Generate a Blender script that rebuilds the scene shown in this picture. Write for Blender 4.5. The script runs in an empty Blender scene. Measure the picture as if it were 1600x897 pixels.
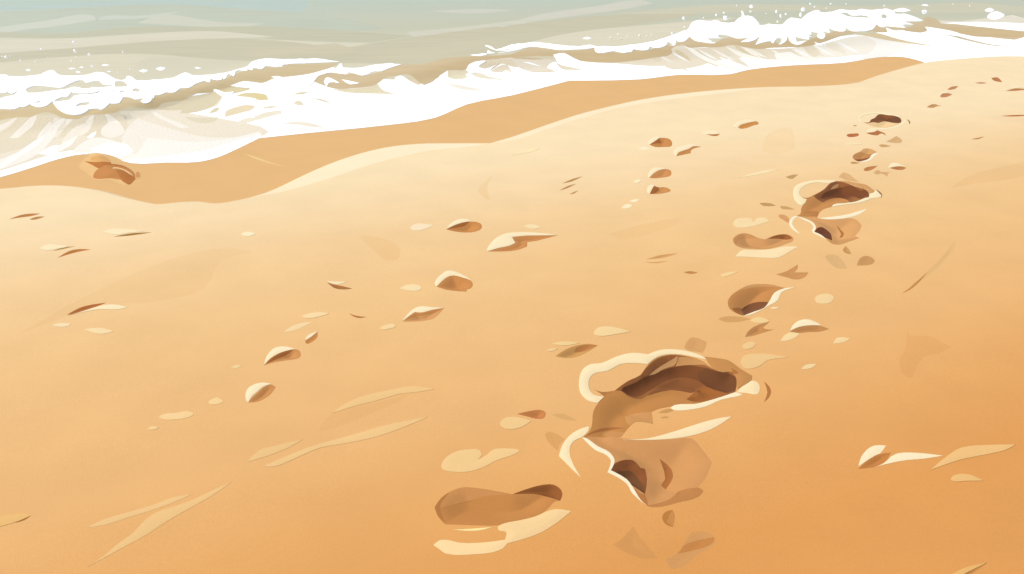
import bpy, bmesh, math, random
import numpy as np
from mathutils import Vector, Matrix
from mathutils.geometry import delaunay_2d_cdt

# ------------------------------------------------------------ camera, sky, sun, exposure
scene = bpy.context.scene
CAM_H = 1.4            # eye height above the dry sand, metres
FOC = 1500.0           # focal length in photo pixels (photo is 1600 wide)
PITCH = math.atan((448.5 + 150.0) / FOC)
cam_data = bpy.data.cameras.new("camera")
cam = bpy.data.objects.new("camera", cam_data)
scene.collection.objects.link(cam)
cam.location = (0, 0, CAM_H)
cam.rotation_euler = (math.pi / 2 - PITCH, 0, 0)
cam_data.sensor_width = 36.0
cam_data.lens = 36.0 * FOC / 1600.0
cam_data.clip_start = 0.05
cam_data.clip_end = 2000.0
scene.camera = cam

SUN_EL = math.radians(54)
SUN_AZ = math.radians(-82)      # from straight ahead (+Y) towards the left
sun_dir = Vector((math.sin(SUN_AZ) * math.cos(SUN_EL), math.cos(SUN_AZ) * math.cos(SUN_EL), math.sin(SUN_EL)))
world = bpy.data.worlds.new("World")
scene.world = world
world.use_nodes = True
wn = world.node_tree
wn.nodes.clear()
sky = wn.nodes.new("ShaderNodeTexSky")
sky.sky_type = 'NISHITA'
sky.sun_disc = False
sky.sun_elevation = SUN_EL
sky.sun_rotation = SUN_AZ
bg = wn.nodes.new("ShaderNodeBackground")
bg.inputs[1].default_value = 0.12
wo = wn.nodes.new("ShaderNodeOutputWorld")
wn.links.new(sky.outputs[0], bg.inputs[0])
wn.links.new(bg.outputs[0], wo.inputs[0])
sd = bpy.data.lights.new("sun", 'SUN')
sd.energy = 3.4
sd.angle = math.radians(0.6)
sd.color = (1.0, 0.95, 0.86)
sun = bpy.data.objects.new("sun", sd)
scene.collection.objects.link(sun)
sun.rotation_euler = sun_dir.to_track_quat('Z', 'Y').to_euler()
scene.view_settings.view_transform = 'Standard'
scene.view_settings.look = 'None'
scene.view_settings.gamma = 1.0
scene.view_settings.exposure = 0.38
# what a flat lit surface of albedo 1 shows at this exposure (measured), per channel
K = (1.514, 1.556, 1.66)

# ------------------------------------------------------------ the photograph's rays, real distances
COL = scene.collection
CP, SP = math.cos(PITCH), math.sin(PITCH)

def ray(u, v):
    """unit-less view direction of photo pixel (u, v)"""
    a = (u - 800.0) / FOC
    b = (448.5 - v) / FOC
    return np.array([a, CP + b * SP, -SP + b * CP])

def hit_plane(u, v, z=0.0):
    d = ray(u, v)
    t = (z - CAM_H) / d[2]
    return np.array([d[0] * t, d[1] * t, z])

CROPS = {  # reading grids laid over the photograph: origin and magnification
    'S': (0, 0, 1.0), 'wa': (0, 0, 2.0), 'wb': (800, 0, 2.0),
    'wc': (0, 80, 6.6458), 'wd': (200, 80, 6.6458), 'we': (400, 70, 6.6458), 'wf': (700, 50, 6.6458),
    'wg': (1040, 0, 6.6458), 'wh': (1240, 0, 6.6458),
    'B': (880, 530, 3.3235), 'E': (1220, 250, 5.606), 'Q': (1120, 360, 4.985), 'N': (1320, 160, 7.475),
    'H': (660, 660, 4.077), 'L': (980, 180, 4.983), 'M': (600, 330, 4.7214), 'W': (120, 230, 12.817)}
for c in range(4):
    for r, oy in enumerate((0, 225, 450, 672)):
        CROPS['g%d%d' % (c, r)] = (400 * c, oy, 3.9875)

def P(crop, s):
    """control points 'x,y x,y! ...' ('!' marks a sharp corner) as photo pixels"""
    ox, oy, k = CROPS[crop]
    out = []
    for tok in s.split():
        hard = tok.endswith('!')
        x, y = tok.rstrip('!').split(',')
        out.append((ox + float(x) / k, oy + float(y) / k, hard))
    return out

def smooth(pts, closed=True, sub=3):
    """Hermite curve through the control points; corners keep a zero tangent"""
    n = len(pts)
    out = []
    rng = range(n if closed else n - 1)
    for i in rng:
        p1, p2 = pts[i], pts[(i + 1) % n]
        p0 = pts[(i - 1) % n] if (closed or i > 0) else p1
        p3 = pts[(i + 2) % n] if (closed or i < n - 2) else p2
        L = math.hypot(p2[0] - p1[0], p2[1] - p1[1])

        def tan(a, b, c, hard):
            if hard:
                return (0.0, 0.0)
            l1 = math.hypot(b[0] - a[0], b[1] - a[1]) + 1e-6
            l2 = math.hypot(c[0] - b[0], c[1] - b[1]) + 1e-6
            tx = (b[0] - a[0]) / l1 + (c[0] - b[0]) / l2
            ty = (b[1] - a[1]) / l1 + (c[1] - b[1]) / l2
            return (tx * 0.5 * L, ty * 0.5 * L)
        t1 = tan(p0, p1, p2, p1[2])
        t2 = tan(p1, p2, p3, p2[2])
        k = 1 if L < 2.0 else sub
        for j in range(k):
            t = j / k
            h00 = 2 * t**3 - 3 * t**2 + 1
            h10 = t**3 - 2 * t**2 + t
            h01 = -2 * t**3 + 3 * t**2
            h11 = t**3 - t**2
            out.append((h00 * p1[0] + h10 * t1[0] + h01 * p2[0] + h11 * t2[0],
                        h00 * p1[1] + h10 * t1[1] + h01 * p2[1] + h11 * t2[1]))
    if not closed:
        out.append(pts[-1][:2])
    return out

def sstep(t):
    t = np.clip(t, 0, 1)
    return t * t * (3 - 2 * t)

def seg_dist(p, segs):
    """distance of points p (n,2) to segments (m,4)"""
    a = segs[:, :2]
    d = segs[:, 2:] - a
    L = (d * d).sum(1) + 1e-12
    best = np.full(len(p), 1e9)
    for i0 in range(0, len(p), 2000):
        q = p[i0:i0 + 2000]
        w = q[:, None, :] - a[None]
        t = np.clip((w * d[None]).sum(2) / L, 0, 1)
        e = w - t[..., None] * d[None]
        best[i0:i0 + 2000] = np.sqrt((e * e).sum(2).min(1))
    return best

def inside(p, poly):
    x, y = p[:, 0], p[:, 1]
    poly = np.asarray(poly)
    r = np.zeros(len(p), bool)
    n = len(poly)
    j = n - 1
    for i in range(n):
        xi, yi = poly[i]
        xj, yj = poly[j]
        if yi != yj:
            c = ((yi > y) != (yj > y)) & (x < (xj - xi) * (y - yi) / (yj - yi) + xi)
            r ^= c
        j = i
    return r

def segs_of(poly):
    a = np.asarray(poly)
    return np.hstack([a, np.roll(a, -1, 0)])

# ------------------------------------------------------------ height fields of the place
def sand_z(x, y):
    """gentle swells of the dry sand (metres)"""
    x = np.asarray(x, float); y = np.asarray(y, float)
    near = np.exp(-((y - 4.5) / 6.0) ** 2) * np.exp(-(x / 9.0) ** 2)
    return 0.55 * near * (0.006 * np.sin(1.1 * x + 0.9 * y + 0.5) + 0.005 * np.sin(-0.8 * x + 1.7 * y + 2.0)
                   + 0.002 * np.sin(3.1 * x + 2.3 * y) + 0.0016 * np.sin(4.7 * y - 2.2 * x + 1.0))

WET_Z = -0.10
SEA_Z = -0.093
def wet_z(x, y):
    x = np.asarray(x, float); y = np.asarray(y, float)
    return (WET_Z + 0.0015 * np.sin(0.9 * x + 1.3) * np.sin(1.4 * y)
            - 0.06 * np.clip(y - 0.33 * x - 10.2, 0, 8))     # the bed drops away under the sea

def crest(pxline, A):
    pts = np.array([hit_plane(q[0], q[1], SEA_Z + A)[:2] for q in smooth(pxline, closed=False, sub=5)])
    return pts[np.argsort(pts[:, 0])]
A_L, A_R = 0.065, 0.075
crest_l = crest(P('S', "-160,175 0,173 100,172 190,163 290,138 390,112 480,101 570,97"), A_L)
crest_r = crest(P('S', "470,126 560,117 650,103 750,88 870,80 980,76 1100,67 1220,62 1330,51 1430,44 1540,42 1760,46"), A_R)

def ridge(x, y, cr, A, front, back, t0, t1):
    yc = np.interp(x, cr[:, 0], cr[:, 1])
    d = y - yc
    taper = sstep((x - t0[0]) / (t0[1] - t0[0])) * sstep((t1[1] - x) / (t1[1] - t1[0]))
    return A * taper * np.where(d < 0, sstep(1 + d / front), sstep(1 - d / back))

LX1 = crest_l[-1, 0]
RX0 = crest_r[0, 0]
def sea_z(x, y):
    x = np.asarray(x, float); y = np.asarray(y, float)
    z = np.full(x.shape, SEA_Z)
    z = z + ridge(x, y, crest_l, A_L, 0.5, 2.0, (-40, -20), (LX1 - 2.2, LX1))
    z = z + ridge(x, y, crest_r, A_R, 0.6, 2.6, (RX0 - 0.2, RX0 + 1.8), (20, 40))
    far = sstep((y - 0.33 * x - 10.4) / 5.0)
    z = z + far * (0.016 * np.sin(1.0 * y - 0.22 * x + 0.8) + 0.008 * np.sin(2.1 * y + 0.35 * x))
    return z

def hit_surface(u, v, zf):
    """first point where the ray of photo pixel (u, v) meets the height field"""
    d = ray(u, v)
    if d[2] > -0.004:
        d = d.copy(); d[2] = -0.004
    t0 = (CAM_H - 0.22) / -d[2]
    t1 = (CAM_H + 0.16) / -d[2]
    t = np.linspace(t0, t1, 260)
    g = (CAM_H + d[2] * t) - zf(d[0] * t, d[1] * t)
    k = np.argmax(g <= 0) if (g <= 0).any() else len(t) - 1
    k = max(k, 1)
    a, b = t[k - 1], t[k]
    ga, gb = g[k - 1], g[k]
    s = a + (b - a) * (ga / (ga - gb + 1e-12)) if ga > 0 else a
    return np.array([d[0] * s, d[1] * s])

# ------------------------------------------------------------ materials
def lin(h):
    h = h.lstrip('#')
    out = []
    for i in range(3):
        c = int(h[2 * i:2 * i + 2], 16) / 255.0
        out.append(c / 12.92 if c <= 0.04045 else ((c + 0.055) / 1.055) ** 2.4)
    return out

def albedo(h):
    return [min(0.9, max(0.004, c / k)) for c, k in zip(lin(h), K)]

MATS = {}
def grain(nt, bsdf, base_socket, scale=260.0, bump=0.22, mott=0.05):
    tc = nt.nodes.new("ShaderNodeTexCoord")
    geo = nt.nodes.new("ShaderNodeNewGeometry")
    n1 = nt.nodes.new("ShaderNodeTexNoise"); n1.inputs['Scale'].default_value = scale
    n1.inputs['Detail'].default_value = 3.0
    n2 = nt.nodes.new("ShaderNodeTexNoise"); n2.inputs['Scale'].default_value = 3.5
    n2.inputs['Detail'].default_value = 6.0
    nt.links.new(geo.outputs['Position'], n1.inputs['Vector'])
    nt.links.new(geo.outputs['Position'], n2.inputs['Vector'])
    mr = nt.nodes.new("ShaderNodeMapRange")
    mr.inputs['From Min'].default_value = 0.3; mr.inputs['From Max'].default_value = 0.7
    mr.inputs['To Min'].default_value = 1 - mott; mr.inputs['To Max'].default_value = 1 + mott
    nt.links.new(n2.outputs['Fac'], mr.inputs['Value'])
    mr2 = nt.nodes.new("ShaderNodeMapRange")
    mr2.inputs['From Min'].default_value = 0.3; mr2.inputs['From Max'].default_value = 0.7
    mr2.inputs['To Min'].default_value = 1 - mott * 1.6; mr2.inputs['To Max'].default_value = 1 + mott * 1.6
    nt.links.new(n1.outputs['Fac'], mr2.inputs['Value'])
    mu = nt.nodes.new("ShaderNodeMath"); mu.operation = 'MULTIPLY'
    nt.links.new(mr.outputs[0], mu.inputs[0]); nt.links.new(mr2.outputs[0], mu.inputs[1])
    vm = nt.nodes.new("ShaderNodeVectorMath"); vm.operation = 'SCALE'
    nt.links.new(base_socket, vm.inputs[0]); nt.links.new(mu.outputs[0], vm.inputs['Scale'])
    nt.links.new(vm.outputs[0], bsdf.inputs['Base Color'])
    bp = nt.nodes.new("ShaderNodeBump"); bp.inputs['Strength'].default_value = bump
    bp.inputs['Distance'].default_value = 0.002
    nt.links.new(n1.outputs['Fac'], bp.inputs['Height'])
    nt.links.new(bp.outputs[0], bsdf.inputs['Normal'])

def new_mat(name, rough=0.92, spec=0.12):
    m = bpy.data.materials.new(name)
    m.use_nodes = True
    b = m.node_tree.nodes['Principled BSDF']
    b.inputs['Roughness'].default_value = rough
    b.inputs['Specular IOR Level'].default_value = spec
    return m, m.node_tree, b

def sandmat(h, name='sand_tone', rough=0.92, spec=0.12, mott=0.025):
    """sand of one tone: h is its colour in full daylight"""
    key = (h, name)
    if key not in MATS:
        m, nt, b = new_mat(name, rough, spec)
        rgb = nt.nodes.new("ShaderNodeRGB")
        a = albedo(h)
        if name == 'raised_sand_tone':      # green and blue cut to offset the bluish sky fill
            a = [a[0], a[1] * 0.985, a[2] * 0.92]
        rgb.outputs[0].default_value = (*a, 1)
        grain(nt, b, rgb.outputs[0], mott=mott)
        MATS[key] = m
    return MATS[key]

# colour of the dry sand: paler at the berm, deeper and warmer inland (world distance)
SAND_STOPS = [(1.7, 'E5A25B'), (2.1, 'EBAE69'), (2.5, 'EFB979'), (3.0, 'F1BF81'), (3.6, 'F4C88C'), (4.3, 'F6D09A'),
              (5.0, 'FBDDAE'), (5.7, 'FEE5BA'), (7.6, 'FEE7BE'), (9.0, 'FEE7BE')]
def sand_base(tint=(1, 1, 1)):
    key = ('dry', tint)
    if key in MATS:
        return MATS[key]
    m, nt, b = new_mat('dry_sand' if tint == (1, 1, 1) else 'dry_sand_tone')
    geo = nt.nodes.new("ShaderNodeNewGeometry")
    sep = nt.nodes.new("ShaderNodeSeparateXYZ")
    nt.links.new(geo.outputs['Position'], sep.inputs[0])
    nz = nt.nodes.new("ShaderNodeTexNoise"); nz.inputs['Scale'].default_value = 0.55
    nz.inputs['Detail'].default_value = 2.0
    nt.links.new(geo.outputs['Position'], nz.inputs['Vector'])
    # tone coordinate: distance inland, paler towards -x
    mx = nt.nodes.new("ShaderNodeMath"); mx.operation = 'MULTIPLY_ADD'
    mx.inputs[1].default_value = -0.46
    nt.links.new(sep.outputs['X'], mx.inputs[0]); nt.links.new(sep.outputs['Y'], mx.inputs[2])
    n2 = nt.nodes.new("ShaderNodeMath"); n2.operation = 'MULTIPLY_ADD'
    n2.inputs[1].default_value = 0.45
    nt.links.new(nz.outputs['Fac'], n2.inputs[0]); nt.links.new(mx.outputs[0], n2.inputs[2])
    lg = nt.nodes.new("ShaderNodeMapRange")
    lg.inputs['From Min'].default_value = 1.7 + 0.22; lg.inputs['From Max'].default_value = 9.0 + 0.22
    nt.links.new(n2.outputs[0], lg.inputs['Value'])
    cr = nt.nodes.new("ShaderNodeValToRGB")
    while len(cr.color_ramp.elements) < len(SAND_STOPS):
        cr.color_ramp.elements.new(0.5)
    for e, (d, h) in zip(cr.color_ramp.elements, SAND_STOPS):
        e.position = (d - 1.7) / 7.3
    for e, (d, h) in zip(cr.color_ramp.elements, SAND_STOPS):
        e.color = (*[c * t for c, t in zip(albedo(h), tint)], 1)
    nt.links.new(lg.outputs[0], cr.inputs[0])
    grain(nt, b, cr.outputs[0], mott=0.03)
    MATS[key] = m
    return m

def watermat(h, name='water_tone', rough=0.45, spec=0.25):
    key = (h, name)
    if key not in MATS:
        m, nt, b = new_mat(name, rough, spec)
        rgb = nt.nodes.new("ShaderNodeRGB"); rgb.outputs[0].default_value = (*[c * t for c, t in zip(albedo(h), (1.03, 1.01, 0.93))], 1)
        geo = nt.nodes.new("ShaderNodeNewGeometry")
        mp = nt.nodes.new("ShaderNodeMapping"); mp.inputs['Scale'].default_value = (0.8, 5.0, 1)
        n = nt.nodes.new("ShaderNodeTexNoise"); n.inputs['Scale'].default_value = 1.6
        n.inputs['Detail'].default_value = 5
        nt.links.new(geo.outputs['Position'], mp.inputs[0]); nt.links.new(mp.outputs[0], n.inputs['Vector'])
        mr = nt.nodes.new("ShaderNodeMapRange")
        mr.inputs['From Min'].default_value = 0.3; mr.inputs['From Max'].default_value = 0.7
        mr.inputs['To Min'].default_value = 0.96; mr.inputs['To Max'].default_value = 1.04
        nt.links.new(n.outputs['Fac'], mr.inputs['Value'])
        vm = nt.nodes.new("ShaderNodeVectorMath"); vm.operation = 'SCALE'
        nt.links.new(rgb.outputs[0], vm.inputs[0]); nt.links.new(mr.outputs[0], vm.inputs['Scale'])
        nt.links.new(vm.outputs[0], b.inputs['Base Color'])
        bp = nt.nodes.new("ShaderNodeBump"); bp.inputs['Strength'].default_value = 0.15
        bp.inputs['Distance'].default_value = 0.01
        nt.links.new(n.outputs['Fac'], bp.inputs['Height']); nt.links.new(bp.outputs[0], b.inputs['Normal'])
        MATS[key] = m
    return MATS[key]

SEA_STOPS = [(7.0, 'E6D9BC'), (9.0, 'E4DBC1'), (10.8, 'DDD6BB'), (13.0, 'CFCEB4'), (15.5, 'C9CEBB'), (19.0, 'BFD2C6'), (30.0, 'B2D2CF')]
def seamat():
    m, nt, b = new_mat('sea_water', 0.4, 0.25)
    geo = nt.nodes.new("ShaderNodeNewGeometry")
    sep = nt.nodes.new("ShaderNodeSeparateXYZ")
    nt.links.new(geo.outputs['Position'], sep.inputs[0])
    mx = nt.nodes.new("ShaderNodeMath"); mx.operation = 'MULTIPLY_ADD'
    mx.inputs[1].default_value = -0.18
    nt.links.new(sep.outputs['X'], mx.inputs[0]); nt.links.new(sep.outputs['Y'], mx.inputs[2])
    lg = nt.nodes.new("ShaderNodeMapRange")
    lg.inputs['From Min'].default_value = 7.0; lg.inputs['From Max'].default_value = 30.0
    nt.links.new(mx.outputs[0], lg.inputs['Value'])
    cr = nt.nodes.new("ShaderNodeValToRGB")
    while len(cr.color_ramp.elements) < len(SEA_STOPS):
        cr.color_ramp.elements.new(0.5)
    for e, (d, h) in zip(cr.color_ramp.elements, SEA_STOPS):
        e.position = (d - 7.0) / 23.0
    for e, (d, h) in zip(cr.color_ramp.elements, SEA_STOPS):
        e.color = (*[c * t for c, t in zip(albedo(h), (1.06, 1.03, 0.92))], 1)
    nt.links.new(lg.outputs[0], cr.inputs[0])
    nt.links.new(cr.outputs[0], b.inputs['Base Color'])
    mp = nt.nodes.new("ShaderNodeMapping"); mp.inputs['Scale'].default_value = (0.8, 5.0, 1)
    n = nt.nodes.new("ShaderNodeTexNoise"); n.inputs['Scale'].default_value = 1.6; n.inputs['Detail'].default_value = 5
    nt.links.new(geo.outputs['Position'], mp.inputs[0]); nt.links.new(mp.outputs[0], n.inputs['Vector'])
    bp = nt.nodes.new("ShaderNodeBump"); bp.inputs['Strength'].default_value = 0.2
    bp.inputs['Distance'].default_value = 0.01
    nt.links.new(n.outputs['Fac'], bp.inputs['Height']); nt.links.new(bp.outputs[0], b.inputs['Normal'])
    return m

def foammat(h='FFFFFF', a=None, name='sea_foam'):
    key = (h, name)
    if key not in MATS:
        m, nt, b = new_mat(name, 0.85, 0.1)
        al = (0.88, 0.88, 0.86) if h == 'FFFFFF' else albedo(h)
        geo = nt.nodes.new("ShaderNodeNewGeometry")
        v = nt.nodes.new("ShaderNodeTexVoronoi"); v.inputs['Scale'].default_value = 45
        nt.links.new(geo.outputs['Position'], v.inputs['Vector'])
        b.inputs['Base Color'].default_value = (*al, 1)
        b.inputs['Subsurface Weight'].default_value = 0.5
        b.inputs['Subsurface Radius'].default_value = (1, 1, 1)
        b.inputs['Subsurface Scale'].default_value = 0.03
        bp = nt.nodes.new("ShaderNodeBump"); bp.inputs['Strength'].default_value = 0.25
        bp.inputs['Distance'].default_value = 0.006; bp.invert = True
        nt.links.new(v.outputs['Distance'], bp.inputs['Height']); nt.links.new(bp.outputs[0], b.inputs['Normal'])
        MATS[key] = m
    return MATS[key]

# ------------------------------------------------------------ object plumbing
def tag(o, label=None, cat=None, group=None, kind=None):
    if label: o['label'] = label
    if cat: o['category'] = cat
    if group: o['group'] = group
    if kind: o['kind'] = kind
    return o

def make_mesh(name, verts, faces, mats, midx=None, parent=None, origin=None, smooth_shade=True):
    verts = np.asarray(verts, float)
    used = sorted({i for f in faces for i in f})
    remap = {a: b for b, a in enumerate(used)}
    verts = verts[used]
    faces = [[remap[i] for i in f] for f in faces]
    if origin is None:
        origin = np.array([0, 0, 0.0]) if parent is not None else (
            np.array([verts[:, 0].mean(), verts[:, 1].mean(), verts[:, 2].min()]) if len(verts) else np.zeros(3))
    if parent is not None:
        verts = verts - np.array(parent.location)
    else:
        verts = verts - origin
    me = bpy.data.meshes.new(name)
    me.from_pydata(verts.tolist(), [], faces)
    for m in mats:
        me.materials.append(m)
    if midx is not None:
        me.polygons.foreach_set('material_index', midx)
    if smooth_shade:
        me.polygons.foreach_set('use_smooth', [True] * len(me.polygons))
    me.update()
    o = bpy.data.objects.new(name, me)
    COL.objects.link(o)
    if parent is not None:
        o.parent = parent
    else:
        o.location = origin
    return o

def cdt(points, polys):
    """constrained triangulation: returns verts (n,2), triangles, covering polygon ids per triangle"""
    vs = [Vector(p) for p in points]
    faces = []
    for poly in polys:
        base = len(vs)
        q = np.asarray(poly)
        if ((q[:, 0] * np.roll(q[:, 1], -1)) - (np.roll(q[:, 0], -1) * q[:, 1])).sum() < 0:
            poly = q[::-1]
        vs += [Vector((float(a), float(b))) for a, b in poly]
        faces.append(list(range(base, base + len(poly))))
    r = delaunay_2d_cdt(vs, [], faces, 0, 1e-6)
    V = np.array([(v.x, v.y) for v in r[0]])
    T = []
    for f in r[2]:
        f = list(f)
        for k in range(1, len(f) - 1):
            a, b, c = f[0], f[k], f[k + 1]
            area = (V[b][0] - V[a][0]) * (V[c][1] - V[a][1]) - (V[c][0] - V[a][0]) * (V[b][1] - V[a][1])
            if abs(area) < 1e-12:
                continue
            T.append((a, b, c) if area > 0 else (a, c, b))
    O = [set() for _ in T]
    cen = V[np.array(T)].mean(1)
    for i, poly in enumerate(polys):
        q = np.asarray(poly)
        near = np.nonzero((cen >= q.min(0)).all(1) & (cen <= q.max(0)).all(1))[0]
        if len(near):
            for j in near[inside(cen[near], q)]:
                O[j].add(i)
    return V, T, O

def boundary(T):
    cnt = {}
    for t in T:
        for a, b in ((t[0], t[1]), (t[1], t[2]), (t[2], t[0])):
            k = (min(a, b), max(a, b))
            cnt.setdefault(k, []).append((a, b))
    return [v[0] for v in cnt.values() if len(v) == 1]

def grid_in(polys, step, jitter=0.25, seed=1):
    rnd = np.random.RandomState(seed)
    al = np.vstack([np.asarray(p) for p in polys])
    x0, y0 = al.min(0); x1, y1 = al.max(0)
    nx = min(420, int((x1 - x0) / step) + 1); ny = min(420, int((y1 - y0) / step) + 1)
    gx, gy = np.meshgrid(np.linspace(x0, x1, nx + 1), np.linspace(y0, y1, ny + 1))
    p = np.stack([gx.ravel(), gy.ravel()], 1)
    p += (rnd.rand(*p.shape) - 0.5) * step * jitter
    m = np.zeros(len(p), bool)
    for q in polys:
        m |= inside(p, q)
    p = p[m]
    if len(p):
        d = np.min([seg_dist(p, segs_of(q)) for q in polys], 0)
        p = p[d > step * 0.35]
    return p

def dep(y):
    return math.atan2(CAM_H, y)

SAND_HOLES = []     # outlines (world xy) where the dry sand is opened by a hollow
WETTEST = []

def curve_px(spec):
    return smooth(spec)

_uid = [0]
HS = 0.1      # drifts and lips are kept thin, nearly flat
def relief_hollow(zones, depth, surf, width=None):
    """zones: list of dict(px, name, hex, outer, dz, mat). Returns list of (name, verts, tris, mat)"""
    outer_px = [curve_px(z['px']) for z in zones if z.get('outer')]
    outer = [np.array([hit_surface(u, v, surf) for u, v in q]) for q in outer_px]
    pts = np.vstack(outer)
    cy = pts[:, 1].mean()
    w = max(width or 0.02, 1.6 * depth / (0.92 * math.tan(dep(cy))))
    # union outline
    V, T, O = cdt([], outer)
    T2 = [t for t, o in zip(T, O) if o]
    bd = np.array([[*V[a], *V[b]] for a, b in boundary(T2)])

    def base(p):
        p = np.atleast_2d(p)
        m = np.zeros(len(p), bool)
        for q in outer:
            m |= inside(p, q)
        d = seg_dist(p, bd)
        return np.where(m, -depth * sstep(d / w), 0.0)

    polys = list(outer)
    info = [z for z in zones if z.get('outer')]
    for z in zones:
        if z.get('outer'):
            continue
        q = []
        for u, v in curve_px(z['px']):
            zz = 0.0
            for _ in range(5):
                h = hit_surface(u, v, lambda x, y: surf(x, y) + zz)
                zz = 0.5 * zz + 0.5 * float(base(h)[0])
            q.append(h)
        polys.append(np.array(q))
        info.append(z)
    size = np.sqrt(((pts.max(0) - pts.min(0)) ** 2).sum())
    step = max(0.005, size / 80)
    g = grid_in(outer, step)
    V, T, O = cdt(g, polys)
    n_out = len(outer)
    keep = [(t, o) for t, o in zip(T, O) if any(i < n_out for i in o)]
    zz = surf(V[:, 0], V[:, 1]) + base(V)
    for i, z in enumerate(info):
        if z.get('dz'):
            q = polys[i]
            m = inside(V, q)
            d = seg_dist(V, segs_of(q))
            ww = max(0.015, 1.6 * abs(z['dz']) / math.tan(dep(cy)))
            zz = zz - np.where(m, z['dz'] * sstep(d / ww), 0)
    V3 = np.column_stack([V, zz])
    res = []
    for i, z in enumerate(info):
        tris = [t for t, o in keep if max(o) == i]
        if tris:
            res.append((z['name'], V3, tris, z['mat']))
    SAND_HOLES.extend([q for q in outer] if surf is sand_z else [])
    return res

def relief_mound(zones, height, surf, width=None, skirt=0.02, lift=0.0004, holes=(), step=None, bump=0.0, lean=0.0):
    """zones[0..] outlines; the ones flagged outer make the body, others are tones on it"""
    _uid[0] += 1
    lift = lift + 0.00009 * (_uid[0] % 9)
    px = [curve_px(z['px']) for z in zones]
    polys = [np.array([hit_surface(u, v, surf) for u, v in q]) for q in px]
    hp = [np.array([hit_surface(u, v, surf) for u, v in smooth(h)]) for h in holes]
    outer = [q for q, z in zip(polys, zones) if z.get('outer')]
    pts = np.vstack(outer)
    cy = pts[:, 1].mean()
    height = height * (HS if surf is sand_z else 1.0)
    w = max(width or 0.02, 2.5 * height)
    size = np.sqrt(((pts.max(0) - pts.min(0)) ** 2).sum())
    st = step or max(0.006, size / 45)
    g = grid_in(outer, st, seed=_uid[0])
    for q in hp:
        if len(g):
            g = g[~inside(g, q)]
    V, T, O = cdt(g, polys + hp)
    np_ = len(polys)
    oi = [i for i, z in enumerate(zones) if z.get('outer')]
    keep = [(t, o) for t, o in zip(T, O) if any(i in o for i in oi) and not any(i >= np_ for i in o)]
    tris_all = [t for t, o in keep]
    bedges = boundary(tris_all)
    bd = np.array([[*V[a], *V[b]] for a, b in bedges])
    d = seg_dist(V, bd)
    zz = surf(V[:, 0], V[:, 1]) + lift + height * sstep(d / w) ** 0.7
    if bump:
        zz = zz + bump * sstep(d / w) * (np.sin(V[:, 0] * 23 + 1.3) * np.sin(V[:, 1] * 9 + V[:, 0] * 5) + 0.6 * np.sin(V[:, 0] * 51 + V[:, 1] * 17))
    V3 = np.column_stack([V, zz])
    n = len(V3)
    V3 = np.vstack([V3, V3, V3 - np.array([0, 0, skirt])])     # the skirt has its own upper ring: a crisp edge
    res = []
    owner = {}
    for i, z in enumerate(zones):
        tris = [t for t, o in keep if max(k for k in o if k < np_) == i]
        es = {e for t in tris for e in ((t[0], t[1]), (t[1], t[2]), (t[2], t[0]))}
        sk = [(b + n, a + n, a + 2 * n, b + 2 * n) for a, b in bedges if (a, b) in es]
        if tris:
            res.append((z['name'], V3, tris, z['mat'], sk))
    return res

def emit(name, pieces, cat, label, group, kind=None):
    """one thing: a single mesh, or an Empty with one mesh per part"""
    if len(pieces) == 1:
        p = pieces[0]
        o = make_mesh(name, p[1], list(p[2]) + (list(p[4]) if len(p) > 4 else []), [p[3]])
        return tag(o, label, cat, group, kind)
    allv = np.vstack([np.asarray(p[1])[sorted({i for t in p[2] for i in t})] for p in pieces])
    e = bpy.data.objects.new(name, None)
    e.empty_display_size = 0.05
    e.location = (allv[:, 0].mean(), allv[:, 1].mean(), float(np.median(allv[:, 2])))
    COL.objects.link(e)
    for p in pieces:
        make_mesh(p[0], p[1], list(p[2]) + (list(p[4]) if len(p) > 4 else []), [p[3]], parent=e)
    return tag(e, label, cat, group, kind)

# short-hand for the tables below
def Hh(px, h, name='hollow', mat=None):   # outline of a hollow, browner tone painted in for shade
    return dict(kind='h', px=px, mat=mat or sandmat(h, 'hollow_shade_tone'), name=name, outer=True)
def Z(px, h, name='deep_hollow', dz=0.0):  # zone inside the hollow, shade and lit spots painted by tone
    return dict(kind='z', px=px, mat=sandmat(h, 'hollow_shade_tone'), name=name, dz=dz)
def R(px, h, height=0.008, name='rim', width=None, **kw):   # raised sand; pale lips carry a painted sunlit tone
    return dict(kind='m', px=px, mat=sandmat(h, 'raised_sand_tone'), name=name, outer=True, height=height, width=width, kw=kw)

def T(name, cat, label, group, parts, depth=0.015, width=None, surf=None):
    surf = surf or sand_z
    hz = [p for p in parts if p['kind'] in 'hz']
    pieces = []
    if hz:
        pieces += relief_hollow(hz, depth, surf, width)
    for p in parts:
        if p['kind'] == 'm':
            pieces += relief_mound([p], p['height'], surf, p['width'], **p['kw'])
    return emit(name, pieces, cat, label, group)

# ------------------------------------------------------------ the dents, footprints and drifts
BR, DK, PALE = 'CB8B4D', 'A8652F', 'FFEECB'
GD = 'dents pressed into the dry sand'
GF = 'pale drifts of dry sand'
GR = 'thin ripple lines in the sand'
GP = 'brown patches in the sand'

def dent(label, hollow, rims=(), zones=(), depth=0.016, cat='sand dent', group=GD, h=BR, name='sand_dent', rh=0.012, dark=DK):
    parts = [Hh(hollow, h, 'hollow')] + [Z(z, dark, 'shaded_wall'.replace('shaded', 'painted_shade')) for z in zones] + [R(r, PALE, rh) for r in rims]  # wall shade painted as darker zones, lit lips painted pale
    return T(name, cat, label, group, parts, depth)

def drift(label, px, h='FFE7BC', height=0.005, name='sand_drift', cat='sand drift', group=GF, **kw):
    return T(name, cat, label, group, [R(px, h, height, **kw)])

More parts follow.
